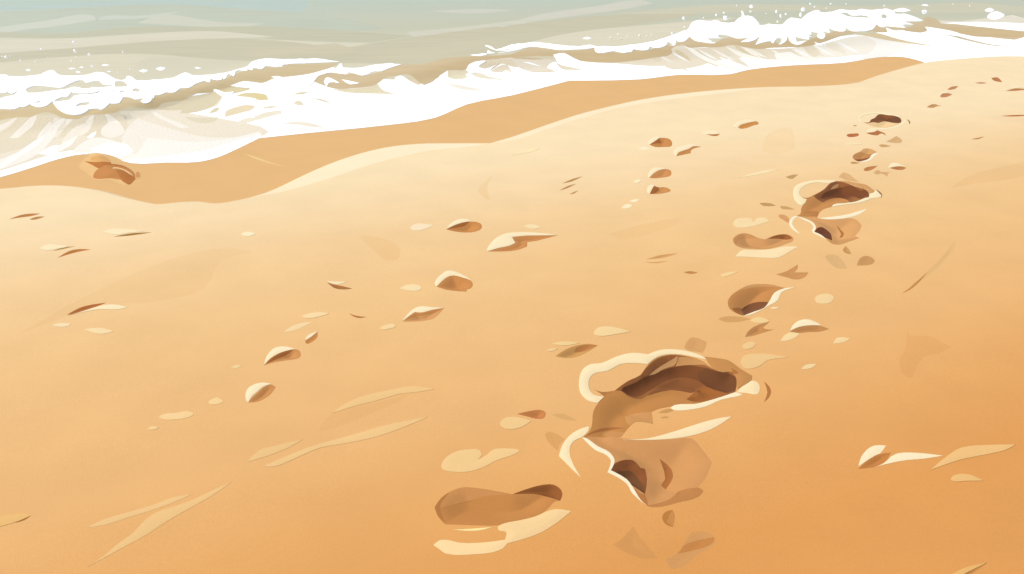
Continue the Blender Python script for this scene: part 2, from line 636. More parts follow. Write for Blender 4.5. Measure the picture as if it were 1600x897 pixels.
def ripple(label, px, h='B87A42', rims=(), depth=0.006, pale='FFEDC8'):
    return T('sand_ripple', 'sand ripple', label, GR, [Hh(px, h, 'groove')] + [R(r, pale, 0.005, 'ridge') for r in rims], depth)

def patch(label, px, h, depth=0.006, zones=()):
    return T('sand_hollow', 'sand hollow', label, GP, [Hh(px, h, 'hollow')] + [Z(z, c, 'tone_spot') for z, c in zones], depth * 0.4, 0.06)  # shallow brown patch, inner zones of another tone

# --- short trail of dents, upper middle
dent('rounded brown dent with pale left lip, just left of the hooked dent with wavy tail',
     P('L', "173,230! 215,203 248,177! 300,178 335,190 350,215 345,240 290,248 215,247"),
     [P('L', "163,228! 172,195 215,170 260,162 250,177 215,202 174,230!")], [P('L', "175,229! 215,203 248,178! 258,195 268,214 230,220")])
dent('hooked brown dent with a wavy tail and broad pale upper lip',
     P('L', "383,320! 395,295 440,275 480,262 510,243 560,243 575,247! 540,254 510,265 495,278! 495,296! 440,308"),
     [P('L', "365,305 362,280 385,255 430,238 500,226 575,245! 515,242 480,261 440,274 396,294 383,319!")])
dent('thin rust coloured crescent dent under a pale streak, below the slanted oval dent',
     P('L', "617,148! 665,150 722,145! 705,160 660,161"),
     [P('L', "575,134! 640,122 715,132 722,145! 665,150 617,148! 590,142")], depth=0.012, h='C07A42')
dent('slanted oval orange brown dent with white upper edge, nearest the wet strip',
     P('L', "865,95 880,78 930,62 990,47 1020,55 1023,68 985,80 930,100 880,105"),
     [P('L', "818,96! 840,65 900,38 960,32 1005,44 930,61 880,77 864,95!")], h='D2904C')
dent('plump brown dent with a smooth pale upper rim, upper of two stacked dents',
     P('L', "173,488! 205,455 250,428 290,420 335,428 345,455 335,472 270,487 200,492"),
     [P('L', "163,480 172,440 205,412 250,408 297,418 250,427 205,454 173,488!")], h='D09054')
dent('brown dent with pointed right end and dark left wall, lower of two stacked dents',
     P('L', "175,615! 195,575 210,550! 245,562 285,560 330,575 340,588 300,605 220,615"),
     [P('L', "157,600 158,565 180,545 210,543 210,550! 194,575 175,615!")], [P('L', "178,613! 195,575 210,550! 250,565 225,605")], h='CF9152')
# --- dents of the left middle trail
dent('wide brown dent like a half shell under a pale arched lip, above the peaked dent',
     P('M', "460,135! 520,105 580,85 630,77 690,82 720,100 718,130 670,152 600,158 520,150"),
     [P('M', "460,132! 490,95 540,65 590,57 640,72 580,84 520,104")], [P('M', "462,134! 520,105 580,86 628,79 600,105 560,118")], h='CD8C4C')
dent('largest left trail dent, lightning shaped with a broad cream lip and long pointed right tail',
     P('M', "765,297! 850,272 930,255 970,235! 955,215 945,192! 1050,182 1180,180 1282,178! 1200,200 1120,220 1058,228! 1055,262! 980,288 880,298"),
     [P('M', "760,292 775,255 820,205 880,172 950,158 1100,158 1282,176! 1180,179 1050,181 945,191! 956,215 970,234! 930,254 850,271 764,296!")], h='CE8D51', rh=0.016)
dent('rounded brown dent with a peaked cream lip, middle of the left trail',
     P('M', "388,557! 430,515 470,485 515,475 580,490 640,512 657,540 640,570 612,578! 608,594! 540,590 460,580"),
     [P('M', "375,538 385,505 425,465 470,438 530,448 600,480 648,512! 580,489 515,474 470,484 430,514 388,556!")], h='CD8C4E', rh=0.014)
dent('almond shaped brown dent with a cream upper lip and a pointed right tip',
     P('M', "135,815! 185,775 228,745! 280,748 350,730 445,714! 410,755 370,790 300,808 220,815"),
     [P('M', "132,813! 180,755 235,712 290,702 360,710 447,712! 350,729 280,747 228,744! 185,774")],
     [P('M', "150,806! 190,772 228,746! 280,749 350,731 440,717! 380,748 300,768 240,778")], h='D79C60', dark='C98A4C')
dent('plump brown dent with a cream left shoulder, next above the lowest left trail dent',
     P('g12', "50,483! 90,440 150,405 235,382 270,390 280,415 270,435 200,450 110,465"),
     [P('g12', "50,480! 65,430 100,385 140,367 200,368 243,380! 150,404 90,439")],
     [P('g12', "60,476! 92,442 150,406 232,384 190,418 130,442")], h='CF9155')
dent('tiny slanted brown dent between two pale drifts and a plump dent',
     P('g12', "305,330! 345,305 383,273! 383,305 360,330 315,348"),
     [P('g12', "303,325! 320,300 350,282 384,270! 345,304")], depth=0.01)
dent('lowest left trail dent, leaf shaped with a rounded cream lip on its left',
     P('S', "388,629! 394,621 403,613 412,605 424,601 431,605! 424,615 415,622 402,628"),
     [P('S', "384,624 386,609 395,602 410,598 424,600! 412,604 402,612 394,619 388,629!")], h='CC8E52')
ripple('short brown curved groove with a pale upper edge, left of the peaked dent', P('S', "511,441! 520,444 535,447 551,451! 538,452.5 522,450"), rims=[P('S', "510,439! 525,440.5 542,440! 532,443.5 522,444")], h='B0763F')
ripple('tiny curved rust groove left of the almond shaped dent', P('g12', "578,158! 630,174 690,180! 650,188 612,180"), h='BC7C44')

# --- right upper trail, beyond the far footprint
dent('small brown leaf shaped dent near the upper right corner', P('g30', "1392,487! 1430,482 1460,512! 1420,507 1400,498"), depth=0.01, h='BF8048')
dent('flat brown dent with pale upper edge cut by the right border', P('g30', "1480,567! 1540,551 1590,552 1640,557! 1590,562 1530,567"),
     [P('g30', "1490,556! 1540,538 1600,542 1540,550")], depth=0.01, h='C38650')
ripple('long thin red brown groove at the right border', P('g30', "1450,723! 1530,717 1595,716 1640,718! 1595,723 1500,726"), h='C0733C')
ripple('faint short groove left of the leaf shaped dent in the upper right', P('g30', "1288,517! 1325,512 1367,517! 1330,522"), h='C98F5C')
dent('upper of three small slanted dents leading to the waves', P('g30', "1117,557! 1145,540 1185,537! 1170,552 1130,560"), depth=0.01, h='C5895A')
dent('middle of three small slanted dents, red brown with pale left lip', P('g30', "1072,603! 1085,585 1120,580 1148,588! 1120,603 1085,607"),
     [P('g30', "1068,602! 1064,585 1085,574 1120,573 1120,579 1085,584")], depth=0.012, h='C98A5B')
dent('lower of three small slanted dents, a double tan notch', P('g30', "988,668! 1020,650 1050,650! 1055,655! 1085,660! 1050,664 1030,672"), depth=0.008, h='C99860')
ripple('tiny slanted groove on the bare sand right of the far footprint', P('g30', "1265,867! 1320,856 1350,850! 1310,868"), h='C28C50')

# --- far footprint
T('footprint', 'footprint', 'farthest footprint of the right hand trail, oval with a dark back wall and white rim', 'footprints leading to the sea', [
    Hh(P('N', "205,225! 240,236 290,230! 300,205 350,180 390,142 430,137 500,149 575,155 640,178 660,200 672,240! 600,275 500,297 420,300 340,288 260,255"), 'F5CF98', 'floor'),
    Z(P('N', "290,238! 300,207 350,180 390,142 430,138 500,150 575,156 640,179 660,205 652,236 560,238 470,222 430,228 390,240 340,232"), '8A5632', 'back_wall', 0.010),  # dark back wall: shade painted in colour
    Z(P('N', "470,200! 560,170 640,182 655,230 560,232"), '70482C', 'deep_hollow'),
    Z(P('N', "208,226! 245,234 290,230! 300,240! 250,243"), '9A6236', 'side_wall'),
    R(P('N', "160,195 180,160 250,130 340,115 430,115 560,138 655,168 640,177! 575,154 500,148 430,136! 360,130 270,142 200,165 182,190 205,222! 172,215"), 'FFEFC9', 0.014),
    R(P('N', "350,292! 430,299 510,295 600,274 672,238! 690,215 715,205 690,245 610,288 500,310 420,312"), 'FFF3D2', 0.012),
    ], 0.022)
ripple('tiny dark hooked groove at the right tip of the farthest footprint', P('N', "722,195! 755,215 765,235 750,262! 752,235"), h='8A5A34')
dent('small red brown bean shaped dent left below the farthest footprint', P('N', "20,385 40,370 90,365 165,368 160,388 120,402 40,402"), depth=0.012, h='BF7342')
ripple('tiny tan speck left under the farthest footprint', P('N', "92,272! 120,265 145,274! 118,281"), h='C79B66')
dent('curled brown dent with a hooked right end just below the farthest footprint', P('N', "248,356! 310,350 350,343 378,326! 430,345 470,365 478,396! 462,375 420,365 385,385 330,382 285,372"),
     [P('N', "238,352! 270,322 310,306 350,302 400,310 378,325! 350,342 310,349")], depth=0.014, h='B97440', rh=0.01)
patch('pale brown peaked hollow right of the curled dent', P('N', "480,458! 540,430 600,392! 640,415 670,450 655,470 600,475 540,470"), 'DDB27B')
patch('flat tan sliver under the peaked hollow', P('N', "398,502 430,490 480,495 540,510! 480,522 430,522"), 'D3A56C')
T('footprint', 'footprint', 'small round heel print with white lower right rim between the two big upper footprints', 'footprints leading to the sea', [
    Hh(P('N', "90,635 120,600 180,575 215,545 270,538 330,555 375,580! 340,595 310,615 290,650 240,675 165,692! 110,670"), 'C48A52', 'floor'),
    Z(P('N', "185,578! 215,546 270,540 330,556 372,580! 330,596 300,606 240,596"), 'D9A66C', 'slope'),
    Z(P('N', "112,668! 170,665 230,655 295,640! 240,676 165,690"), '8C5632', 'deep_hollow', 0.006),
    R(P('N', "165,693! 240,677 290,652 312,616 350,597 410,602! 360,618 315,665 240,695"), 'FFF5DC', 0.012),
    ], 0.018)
patch('tan sliver hugging the lower left edge of the small heel print', P('N', "65,705 95,693 140,698 175,710! 125,718 75,716"), 'C99862')
dent('slanted orange brown dent under the small heel print', P('N', "220,790 240,765 290,750 385,740! 350,768 305,792 245,803"), depth=0.012, h='C6844C')
dent('eye shaped brown dent under a cream arched lip, right of the trail', P('N', "527,765! 600,750 680,750 718,765! 680,787 610,788 560,778"),
     [P('N', "500,775! 530,725 570,707 630,715 712,758! 680,748 600,749 525,763!")], depth=0.014, h='BE8048')
patch('round tan spot with a forked tail below the small heel print', P('N', "342,820 370,795 410,800 418,812! 500,815 590,820! 505,828 500,868! 460,845 418,830! 385,842 350,835"), 'DBAE78')
drift('long pale streak left of the small heel print', P('N', "0,478! 90,470 180,475 215,485! 140,494 20,492"), 'FCE7BC', 0.004)

# --- middle footprint
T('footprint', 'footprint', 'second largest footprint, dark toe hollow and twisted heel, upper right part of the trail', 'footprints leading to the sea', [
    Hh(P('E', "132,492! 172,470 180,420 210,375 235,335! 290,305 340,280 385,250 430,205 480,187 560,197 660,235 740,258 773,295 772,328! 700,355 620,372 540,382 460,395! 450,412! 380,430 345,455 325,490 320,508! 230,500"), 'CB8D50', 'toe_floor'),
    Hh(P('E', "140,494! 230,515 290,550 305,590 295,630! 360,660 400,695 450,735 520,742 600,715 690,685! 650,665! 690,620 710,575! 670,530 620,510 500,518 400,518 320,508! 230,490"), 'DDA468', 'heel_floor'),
    Z(P('E', "285,315! 340,284 385,252 430,207 480,189 560,199 660,237 740,260 772,296 770,326! 700,353 610,370 580,345 530,332 470,335 410,350 370,368 320,345"), '925B34', 'back_wall', 0.010),  # toe wall shade put into a darker colour
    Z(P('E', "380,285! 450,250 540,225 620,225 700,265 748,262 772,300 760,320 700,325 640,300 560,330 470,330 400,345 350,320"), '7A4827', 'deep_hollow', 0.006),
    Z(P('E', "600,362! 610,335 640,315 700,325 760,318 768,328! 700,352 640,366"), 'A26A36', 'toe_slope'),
    Z(P('E', "436,252! 465,216 508,202! 500,225 480,235"), 'D09A64', 'tan_zone'),  # tan highlight painted inside the toe hollow
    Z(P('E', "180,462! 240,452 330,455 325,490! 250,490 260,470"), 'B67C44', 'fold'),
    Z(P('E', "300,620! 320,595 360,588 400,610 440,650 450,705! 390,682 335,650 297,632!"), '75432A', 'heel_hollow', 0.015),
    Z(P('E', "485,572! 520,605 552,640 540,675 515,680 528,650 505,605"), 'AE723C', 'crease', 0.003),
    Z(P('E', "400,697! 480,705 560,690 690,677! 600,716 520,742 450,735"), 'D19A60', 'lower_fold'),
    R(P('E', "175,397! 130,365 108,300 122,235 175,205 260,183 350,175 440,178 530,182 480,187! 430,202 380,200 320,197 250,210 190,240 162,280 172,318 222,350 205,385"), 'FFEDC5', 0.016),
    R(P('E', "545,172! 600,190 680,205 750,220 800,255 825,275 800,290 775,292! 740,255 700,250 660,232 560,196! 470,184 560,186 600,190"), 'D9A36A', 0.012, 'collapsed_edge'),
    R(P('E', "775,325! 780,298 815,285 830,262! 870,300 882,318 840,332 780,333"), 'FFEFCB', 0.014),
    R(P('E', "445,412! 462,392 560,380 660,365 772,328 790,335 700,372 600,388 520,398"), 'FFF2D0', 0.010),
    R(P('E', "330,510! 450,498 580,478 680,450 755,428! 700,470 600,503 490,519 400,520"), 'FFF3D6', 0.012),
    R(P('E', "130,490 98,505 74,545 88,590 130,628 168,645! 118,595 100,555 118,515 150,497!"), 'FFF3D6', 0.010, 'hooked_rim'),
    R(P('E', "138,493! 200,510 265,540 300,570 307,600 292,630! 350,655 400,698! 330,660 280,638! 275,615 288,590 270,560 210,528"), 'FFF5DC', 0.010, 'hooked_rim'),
    ], 0.022)
dent('dark curved sliver at the right tip of the second large footprint', P('E', "830,256! 870,280 888,305 880,336! 874,308 850,280"), depth=0.008, h='9A6A3A')
dent('dark curved sliver inside the pale left collar of the second large footprint', P('E', "170,318! 215,332 265,325! 235,340 200,334"), depth=0.008, h='A4703E')
patch('tan wedge above the collar of the second large footprint', P('E', "505,150! 545,110 600,125 640,160 690,195! 600,182"), 'E2B37B')
patch('small grey brown triangle upper left of the second large footprint', P('E', "42,150! 100,130 155,128! 128,148 100,167"), 'C89E66')
patch('grey brown sliver left of the second large footprint', P('E', "-5,403! 60,408 125,435! 60,434 0,422"), 'D0A468')
patch('greyish sliver at the far left of the second large footprint', P('L', "1030,685! 1080,682 1130,690 1160,705! 1100,710 1050,702"), 'C79A62')
patch('slanted orange tan patch left of the twisted heel of the second large footprint', P('E', "-20,485 0,478 40,485 75,520 68,555! 30,530 -10,505"), 'DBA168')
patch('small tan drop below the second large footprint', P('E', "543,790 570,753! 600,785 618,825! 570,817"), 'CB965A', zones=[(P('E', "570,756! 600,785 616,822! 580,800"), 'D5A062')])
patch('pale tan smear below the drop of the second large footprint', P('g31', "355,700 390,688 440,700 495,775! 430,775"), 'E2B67C', 0.004)
patch('rounded tan dent like a half moon below the second large footprint', P('g31', "553,757! 575,710 620,697 665,725 655,745 600,757"), 'CE9A60', 0.008)
patch('brown swallow shaped dent with two points above the large round heel print', P('g31', "50,813! 120,790 186,750! 185,775 165,800! 253,800! 230,830 180,845 110,830"), 'D1975C', 0.010)
drift('double pale bump beside the second large footprint', P('L', "825,840 850,810 920,800 970,808 980,835! 1010,805 1070,800 1105,825 1050,845 960,870 880,878 835,865"), 'FADFB0', 0.005)

# --- narrow footprint and round heel print
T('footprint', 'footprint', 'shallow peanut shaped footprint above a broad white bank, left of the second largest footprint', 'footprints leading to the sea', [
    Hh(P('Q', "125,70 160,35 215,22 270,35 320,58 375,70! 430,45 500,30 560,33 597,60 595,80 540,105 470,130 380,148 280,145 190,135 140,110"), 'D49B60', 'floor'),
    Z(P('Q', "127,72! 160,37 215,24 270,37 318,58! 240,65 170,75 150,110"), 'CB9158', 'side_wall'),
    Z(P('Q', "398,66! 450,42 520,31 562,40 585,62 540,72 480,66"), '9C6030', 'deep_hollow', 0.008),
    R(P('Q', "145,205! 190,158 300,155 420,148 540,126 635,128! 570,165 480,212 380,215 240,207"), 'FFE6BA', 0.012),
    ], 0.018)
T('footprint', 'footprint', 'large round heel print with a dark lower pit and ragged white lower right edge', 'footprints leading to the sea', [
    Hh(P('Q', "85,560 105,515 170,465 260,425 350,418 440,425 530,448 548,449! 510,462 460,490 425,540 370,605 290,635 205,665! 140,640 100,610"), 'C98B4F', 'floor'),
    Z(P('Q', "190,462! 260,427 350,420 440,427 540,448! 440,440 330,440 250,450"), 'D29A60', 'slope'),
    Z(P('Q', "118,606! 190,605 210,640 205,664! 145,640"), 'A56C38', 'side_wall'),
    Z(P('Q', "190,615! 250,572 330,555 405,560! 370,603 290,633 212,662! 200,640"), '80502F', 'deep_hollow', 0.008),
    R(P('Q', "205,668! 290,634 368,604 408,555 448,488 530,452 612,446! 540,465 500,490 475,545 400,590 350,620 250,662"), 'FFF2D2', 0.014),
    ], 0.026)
drift('tiny pale dash right of the round heel print', P('Q', "418,605 450,598 482,605 445,613"), 'FFE9BC', 0.004)
patch('flat brown sliver under the round heel print', P('Q', "10,690! 60,672 180,672 272,690! 180,712 60,712"), 'DBA567')
drift('soft pale streak under the round heel print', P('Q', "262,700 330,675 412,706! 370,722 300,722"), 'F6D49B', 0.004)
dent('brown claw shaped dent with a notched right end below the round heel print', P('Q', "220,832! 240,790 290,750 350,728 412,715! 362,755! 370,765 450,772! 360,798 290,820"), depth=0.014, h='C78C52')
dent('long low brown dent under a pale dome shaped lip, right of the claw shaped dent', P('Q', "570,788! 640,755 720,742 800,742 877,768! 800,790 720,792 640,800"),
     [P('Q', "570,785! 590,745 640,705 710,695 770,715 815,742! 720,741 640,754")], depth=0.014, rh=0.016, h='C48A50')
drift('pale leaf shaped drift under the dome lipped dent', P('Q', "493,862! 530,815 580,795 645,806! 610,835 540,860"), 'FADDAA', 0.005)
drift('small pale drift right of the dome lipped dent', P('g32', "405,348! 430,310 512,315! 480,335"), 'F8D9A5', 0.005)
drift('faint pale oval right of the round heel print', P('Q', "765,530 790,505 880,498 910,520 890,560 820,572 775,560"), 'F8D8A4', 0.004)
drift('small pale dash between the giant footprint and the bare right sand', P('g32', "205,507! 235,480 303,475! 270,500"), 'F9DBA8', 0.004)
drift('wide faint pale smear above the right tip of the giant footprint', P('S', "1157,568 1161,557 1180,553 1204,554 1233,559! 1200,563 1185,573 1165,576"), 'F3CB92', 0.004)
drift('tiny faint pale oval above the giant footprint', P('g22', "1435,362 1480,335 1520,345 1500,372 1450,380"), 'F4CE96', 0.004)
patch('tan squared patch on the upper edge of the giant footprint', P('B', "628,45! 650,2 675,-10 745,15! 742,35 725,72! 690,65 650,60"), 'DCA568', 0.006)

# --- the giant foreground footprint
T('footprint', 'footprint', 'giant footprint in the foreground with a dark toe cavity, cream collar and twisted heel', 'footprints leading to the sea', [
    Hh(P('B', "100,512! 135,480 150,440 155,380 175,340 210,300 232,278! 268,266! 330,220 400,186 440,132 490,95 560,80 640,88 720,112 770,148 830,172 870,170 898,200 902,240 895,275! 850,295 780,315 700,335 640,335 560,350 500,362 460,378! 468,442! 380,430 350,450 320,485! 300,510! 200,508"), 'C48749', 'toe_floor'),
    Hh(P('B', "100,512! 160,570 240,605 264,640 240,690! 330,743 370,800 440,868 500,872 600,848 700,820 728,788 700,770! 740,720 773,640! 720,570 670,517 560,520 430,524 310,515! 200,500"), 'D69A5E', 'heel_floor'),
    Z(P('B', "268,267! 340,216 402,187! 430,150 490,100 560,82 640,90 720,114 770,150 830,173 870,172 897,200 900,240 892,275! 820,300 740,322 680,325 640,310 700,285 680,262 560,262 450,285 400,310 340,297 300,270"), '9C6236', 'back_wall', 0.010),  # far wall shade painted over the real dip
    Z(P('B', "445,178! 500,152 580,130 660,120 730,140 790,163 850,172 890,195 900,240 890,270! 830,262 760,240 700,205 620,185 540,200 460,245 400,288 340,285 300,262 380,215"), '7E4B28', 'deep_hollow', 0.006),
    Z(P('B', "700,150! 740,145 790,165 850,173 895,197! 900,240 890,268! 830,255 760,235 715,200"), '734728', 'deepest_shade'),  # darkest shade painted by colour alone, no extra depth
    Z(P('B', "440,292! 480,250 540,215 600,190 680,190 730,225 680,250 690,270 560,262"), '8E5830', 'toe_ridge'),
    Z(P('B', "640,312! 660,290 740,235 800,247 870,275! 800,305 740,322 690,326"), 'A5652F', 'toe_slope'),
    Z(P('B', "447,176! 480,146 540,108 595,86! 590,105 572,125! 520,142 480,165"), 'D19C66', 'tan_zone'),
    Z(P('B', "600,90! 640,92 720,114 775,158! 735,132 660,120 585,127!"), 'C8935A', 'tan_zone'),
    Z(P('B', "320,400! 340,392 400,382 460,378! 468,442! 380,428 340,448"), 'CE955A', 'tan_zone'),
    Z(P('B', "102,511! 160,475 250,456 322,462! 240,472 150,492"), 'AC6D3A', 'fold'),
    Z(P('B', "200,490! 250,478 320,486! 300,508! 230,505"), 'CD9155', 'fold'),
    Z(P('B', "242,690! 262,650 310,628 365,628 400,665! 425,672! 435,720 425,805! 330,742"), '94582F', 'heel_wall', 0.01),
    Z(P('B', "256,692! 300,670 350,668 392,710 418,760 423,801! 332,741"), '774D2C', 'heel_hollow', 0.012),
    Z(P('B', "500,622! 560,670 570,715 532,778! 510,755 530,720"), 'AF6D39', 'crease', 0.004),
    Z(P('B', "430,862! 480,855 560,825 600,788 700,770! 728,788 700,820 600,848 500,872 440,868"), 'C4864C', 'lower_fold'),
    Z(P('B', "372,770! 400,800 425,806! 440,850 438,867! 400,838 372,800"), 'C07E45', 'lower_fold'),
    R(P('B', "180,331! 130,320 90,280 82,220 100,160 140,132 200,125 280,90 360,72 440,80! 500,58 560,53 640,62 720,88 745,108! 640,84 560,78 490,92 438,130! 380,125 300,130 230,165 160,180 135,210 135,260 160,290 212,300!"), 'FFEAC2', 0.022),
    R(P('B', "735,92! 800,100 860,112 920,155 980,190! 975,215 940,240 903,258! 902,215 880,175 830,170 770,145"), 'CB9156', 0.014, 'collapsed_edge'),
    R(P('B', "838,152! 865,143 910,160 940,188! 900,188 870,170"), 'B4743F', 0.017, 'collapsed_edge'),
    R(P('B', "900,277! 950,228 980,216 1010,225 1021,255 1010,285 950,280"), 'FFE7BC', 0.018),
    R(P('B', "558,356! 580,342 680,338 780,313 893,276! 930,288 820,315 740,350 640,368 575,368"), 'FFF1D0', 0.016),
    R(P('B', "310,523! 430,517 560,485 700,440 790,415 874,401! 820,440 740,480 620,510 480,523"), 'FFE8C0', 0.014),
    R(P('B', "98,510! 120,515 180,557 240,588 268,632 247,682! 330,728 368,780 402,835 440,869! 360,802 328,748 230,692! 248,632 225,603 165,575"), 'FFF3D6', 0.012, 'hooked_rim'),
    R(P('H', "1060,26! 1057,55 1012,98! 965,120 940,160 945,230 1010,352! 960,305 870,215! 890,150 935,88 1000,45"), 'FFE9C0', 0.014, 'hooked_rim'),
    ], 0.024, 0.12)
dent('dark pointed sliver on the left inside the collar of the giant footprint', P('B', "158,258! 200,274 266,267! 235,285 214,298! 190,280"), depth=0.008, h='B77B45')
dent('brown crescent dent off the right tip of the giant footprint', P('B', "1042,220! 1070,245 1080,275 1068,305 1042,328! 1060,280 1055,250"), depth=0.010, h='B9783F')
patch('flat tan blotch on the plate in front of the giant toe cavity', P('B', "492,382! 540,362 577,368! 540,384"), 'CE9A5C', 0.004)
patch('tiny tan blotch on the plate below the larger blotch', P('B', "502,408! 535,399 553,408! 525,413"), 'D3A062', 0.003)
patch('faint tan smear left of the hooked cream rim', P('g23', "205,25 240,10 330,58! 295,95 288,130! 245,95"), 'DFA665', 0.004)
patch('brown acorn shaped dent under the giant heel', P('g23', "935,545 955,510 1000,497! 1015,530 1003,605! 958,588"), 'C3813F', 0.010, zones=[(P('g23', "962,572! 1000,500 1014,530 1002,602!"), 'CC8E4D')])
patch('broad tan triangle at the bottom below the giant heel', P('g23', "630,715! 690,670 755,600! 800,670 912,800! 820,800 720,770"), 'DA9C5A', 0.007)
patch('rounded tan patch with a darker stripe, right of the broad triangle', P('g23', "960,805! 1030,770 1080,700 1115,640! 1170,632 1240,645 1267,690 1230,735 1150,780 1090,835 1030,862 990,862"), 'D99E60', 0.007,
      zones=[(P('g23', "1020,772! 1080,712 1150,690 1262,665! 1255,700 1150,745"), 'CD8A4A')])
drift('pale leaf shaped drift with curled tip below a lens shaped dent', P('S', "781,662 788,654 806,652 830,658! 816,667 800,671 787,669"), 'F6CF95', 0.005)
dent('red brown teardrop dent lying on a pale drift', P('g22', "30,785! 100,768 190,762 210,780 200,810 150,815 90,800"), depth=0.010, h='C9824A')
patch('faint grey brown smear right of the teardrop dent', P('g22', "248,790! 320,783 410,830! 330,822"), 'DFAE6E', 0.004)
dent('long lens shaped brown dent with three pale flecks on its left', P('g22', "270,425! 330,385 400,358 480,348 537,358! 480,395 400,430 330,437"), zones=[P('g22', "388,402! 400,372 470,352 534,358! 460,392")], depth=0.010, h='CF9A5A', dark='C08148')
drift('upper pale fleck beside the lens shaped dent', P('g22', "250,348 300,336 370,336 418,345! 330,359"), 'F6D59C', 0.004)
drift('lower pale fleck beside the lens shaped dent', P('g22', "213,390! 240,378 285,380! 245,396"), 'F5D29A', 0.004)
drift('pale slug shaped drift above the lens shaped dent', P('g22', "510,285 530,252 590,240 660,250 737,273! 640,290 540,300"), 'F9D9A4', 0.006)

# --- shallow footprint at the bottom
T('footprint', 'footprint', 'shallow bottom footprint with a dark toe end and two cream banks below it', 'footprints leading to the sea', [
    Hh(P('H', "77,540! 120,480 180,440 250,415 360,420 480,440 572,458! 660,425 760,398 830,395 880,425 893,460 878,500! 845,505 800,550 740,595 640,625 500,655 300,655 145,650! 100,600"), 'CA8A4B', 'floor'),
    Z(P('H', "180,441! 250,417 360,422 480,442 560,460! 400,470 330,490 160,530! 120,540 130,480"), 'D09256', 'slope'),
    Z(P('H', "78,540! 120,482 178,442! 130,500 110,540 150,640! 100,600"), 'BB7C42', 'side_wall'),
    Z(P('H', "574,458! 680,420 760,400 830,397 880,427 891,460 877,499! 820,480 720,458 640,456"), '955A2C', 'toe_hollow', 0.008),
    R(P('H', "195,684! 300,679 445,667! 380,686 290,692"), 'FFE9A8', 0.006),
    R(P('H', "70,782! 110,752 160,750 240,768 400,765 530,748! 548,765! 510,805 440,830 350,840 150,837 110,810"), 'FFDDA8', 0.016),
    R(P('H', "480,668 520,645 620,625 720,600 800,565 860,553 948,567! 870,630 760,700 640,745 548,770! 527,745! 535,700 490,690"), 'FAD6A0', 0.016),
    ], 0.016, 0.09)
drift('large cream drift shaped like a curled comma above the bottom footprint', P('H', "120,280 150,225 220,185 300,173 360,175 378,210 350,240! 400,215 450,175 530,167 620,180 590,202 480,240 380,290 290,315 190,315 130,300"), 'F7D096', 0.008)

# --- small pale flecks, left and middle
for lab, sp, h in [
    ('small cream pebble shaped drift left of the half shell dent', P('M', "195,120 225,98 270,90 320,98 368,103! 330,122 290,136 240,144 205,136"), 'FDE9C8'),
    ('pale fleck left of the peaked dent in the left trail', P('M', "115,570! 160,548 240,543 275,565 265,582 180,586"), 'FBE2B5'),
    ('pale fleck above the lightning shaped dent', P('M', "1030,108! 1080,97 1130,105 1157,122! 1100,132 1060,122"), 'FBE3B6'),
    ('pale dash left below the almond shaped dent', P('g12', "775,250 800,235 865,228 868,242 830,255 790,260"), 'F9DBA6'),
    ('upper of two slanted pale drifts above the plump left trail dent', P('g12', "285,180 330,160 400,153 457,160! 400,178 330,190"), 'FADDAE'),
    ('lower of two slanted pale drifts above the plump left trail dent', P('g12', "170,277! 220,240 290,218 350,212! 300,240 240,265"), 'FADCAC'),
    ('tiny pale dash on the open sand left of the plump left trail dent', P('g02', "1440,497! 1470,480 1507,484! 1485,498"), 'F8D8A2'),
    ('small pale mound left of the lowest left trail dent', P('g02', "1295,712! 1350,682 1392,708! 1365,722 1310,724"), 'FAD8A0'),
    ('long wavy pale drift below the lowest left trail dent', P('g02', "990,803 1030,785 1110,778 1160,768 1207,785 1170,808 1090,820 1020,820"), 'FAD6A0'),
    ('lowest tiny pale fleck of the left trail', P('g02', "915,884! 945,862 990,868! 970,882"), 'F8D49C'),
    ('short pale fleck under the long brown ripple on the left', P('g02', "325,233! 370,220 442,223! 430,236 350,241"), 'FBE4BA'),
    ('lens shaped pale drift with a thin dark lower edge on the left', P('g02', "528,260! 570,252 640,252 707,271! 650,286 590,283"), 'FBE1B2'),
    ('small pale dot on the upper left sand', P('g01', "1505,560 1545,547 1590,560 1560,574 1520,572"), 'FFF0CC'),
    ('small pale fleck right of the stacked dents', P('g21', "753,240! 780,221 805,228 785,243"), 'FFF0CC'),
    ('upper of two tiny pale flecks below the stacked dents', P('g21', "730,357! 760,345 797,345! 770,363"), 'FFEFCB'),
    ('lower of two tiny pale flecks below the stacked dents', P('g21', "680,400! 710,375 750,382 722,402"), 'FFEFCB'),
    ('small pale fleck below the topmost stacked dent', P('L', "88,262! 130,245 182,262! 130,273"), 'FFF0CF'),
    ('long faint pale streak right of the stacked dents', P('L', "870,487! 980,452 1100,426 1175,425! 1080,450 960,473"), 'FCE6BA'),
    ('faint pale fleck above the round heel print', P('g21', "1298,818! 1335,802 1412,795! 1350,820 1315,828"), 'F8D7A0'),
    ('wide faint pale streak on the sand below the wet strip', P('g21', "0,70! 60,40 170,28! 140,45 60,60"), 'FFEBC0'),
]:
    drift(lab, sp, h, 0.004)

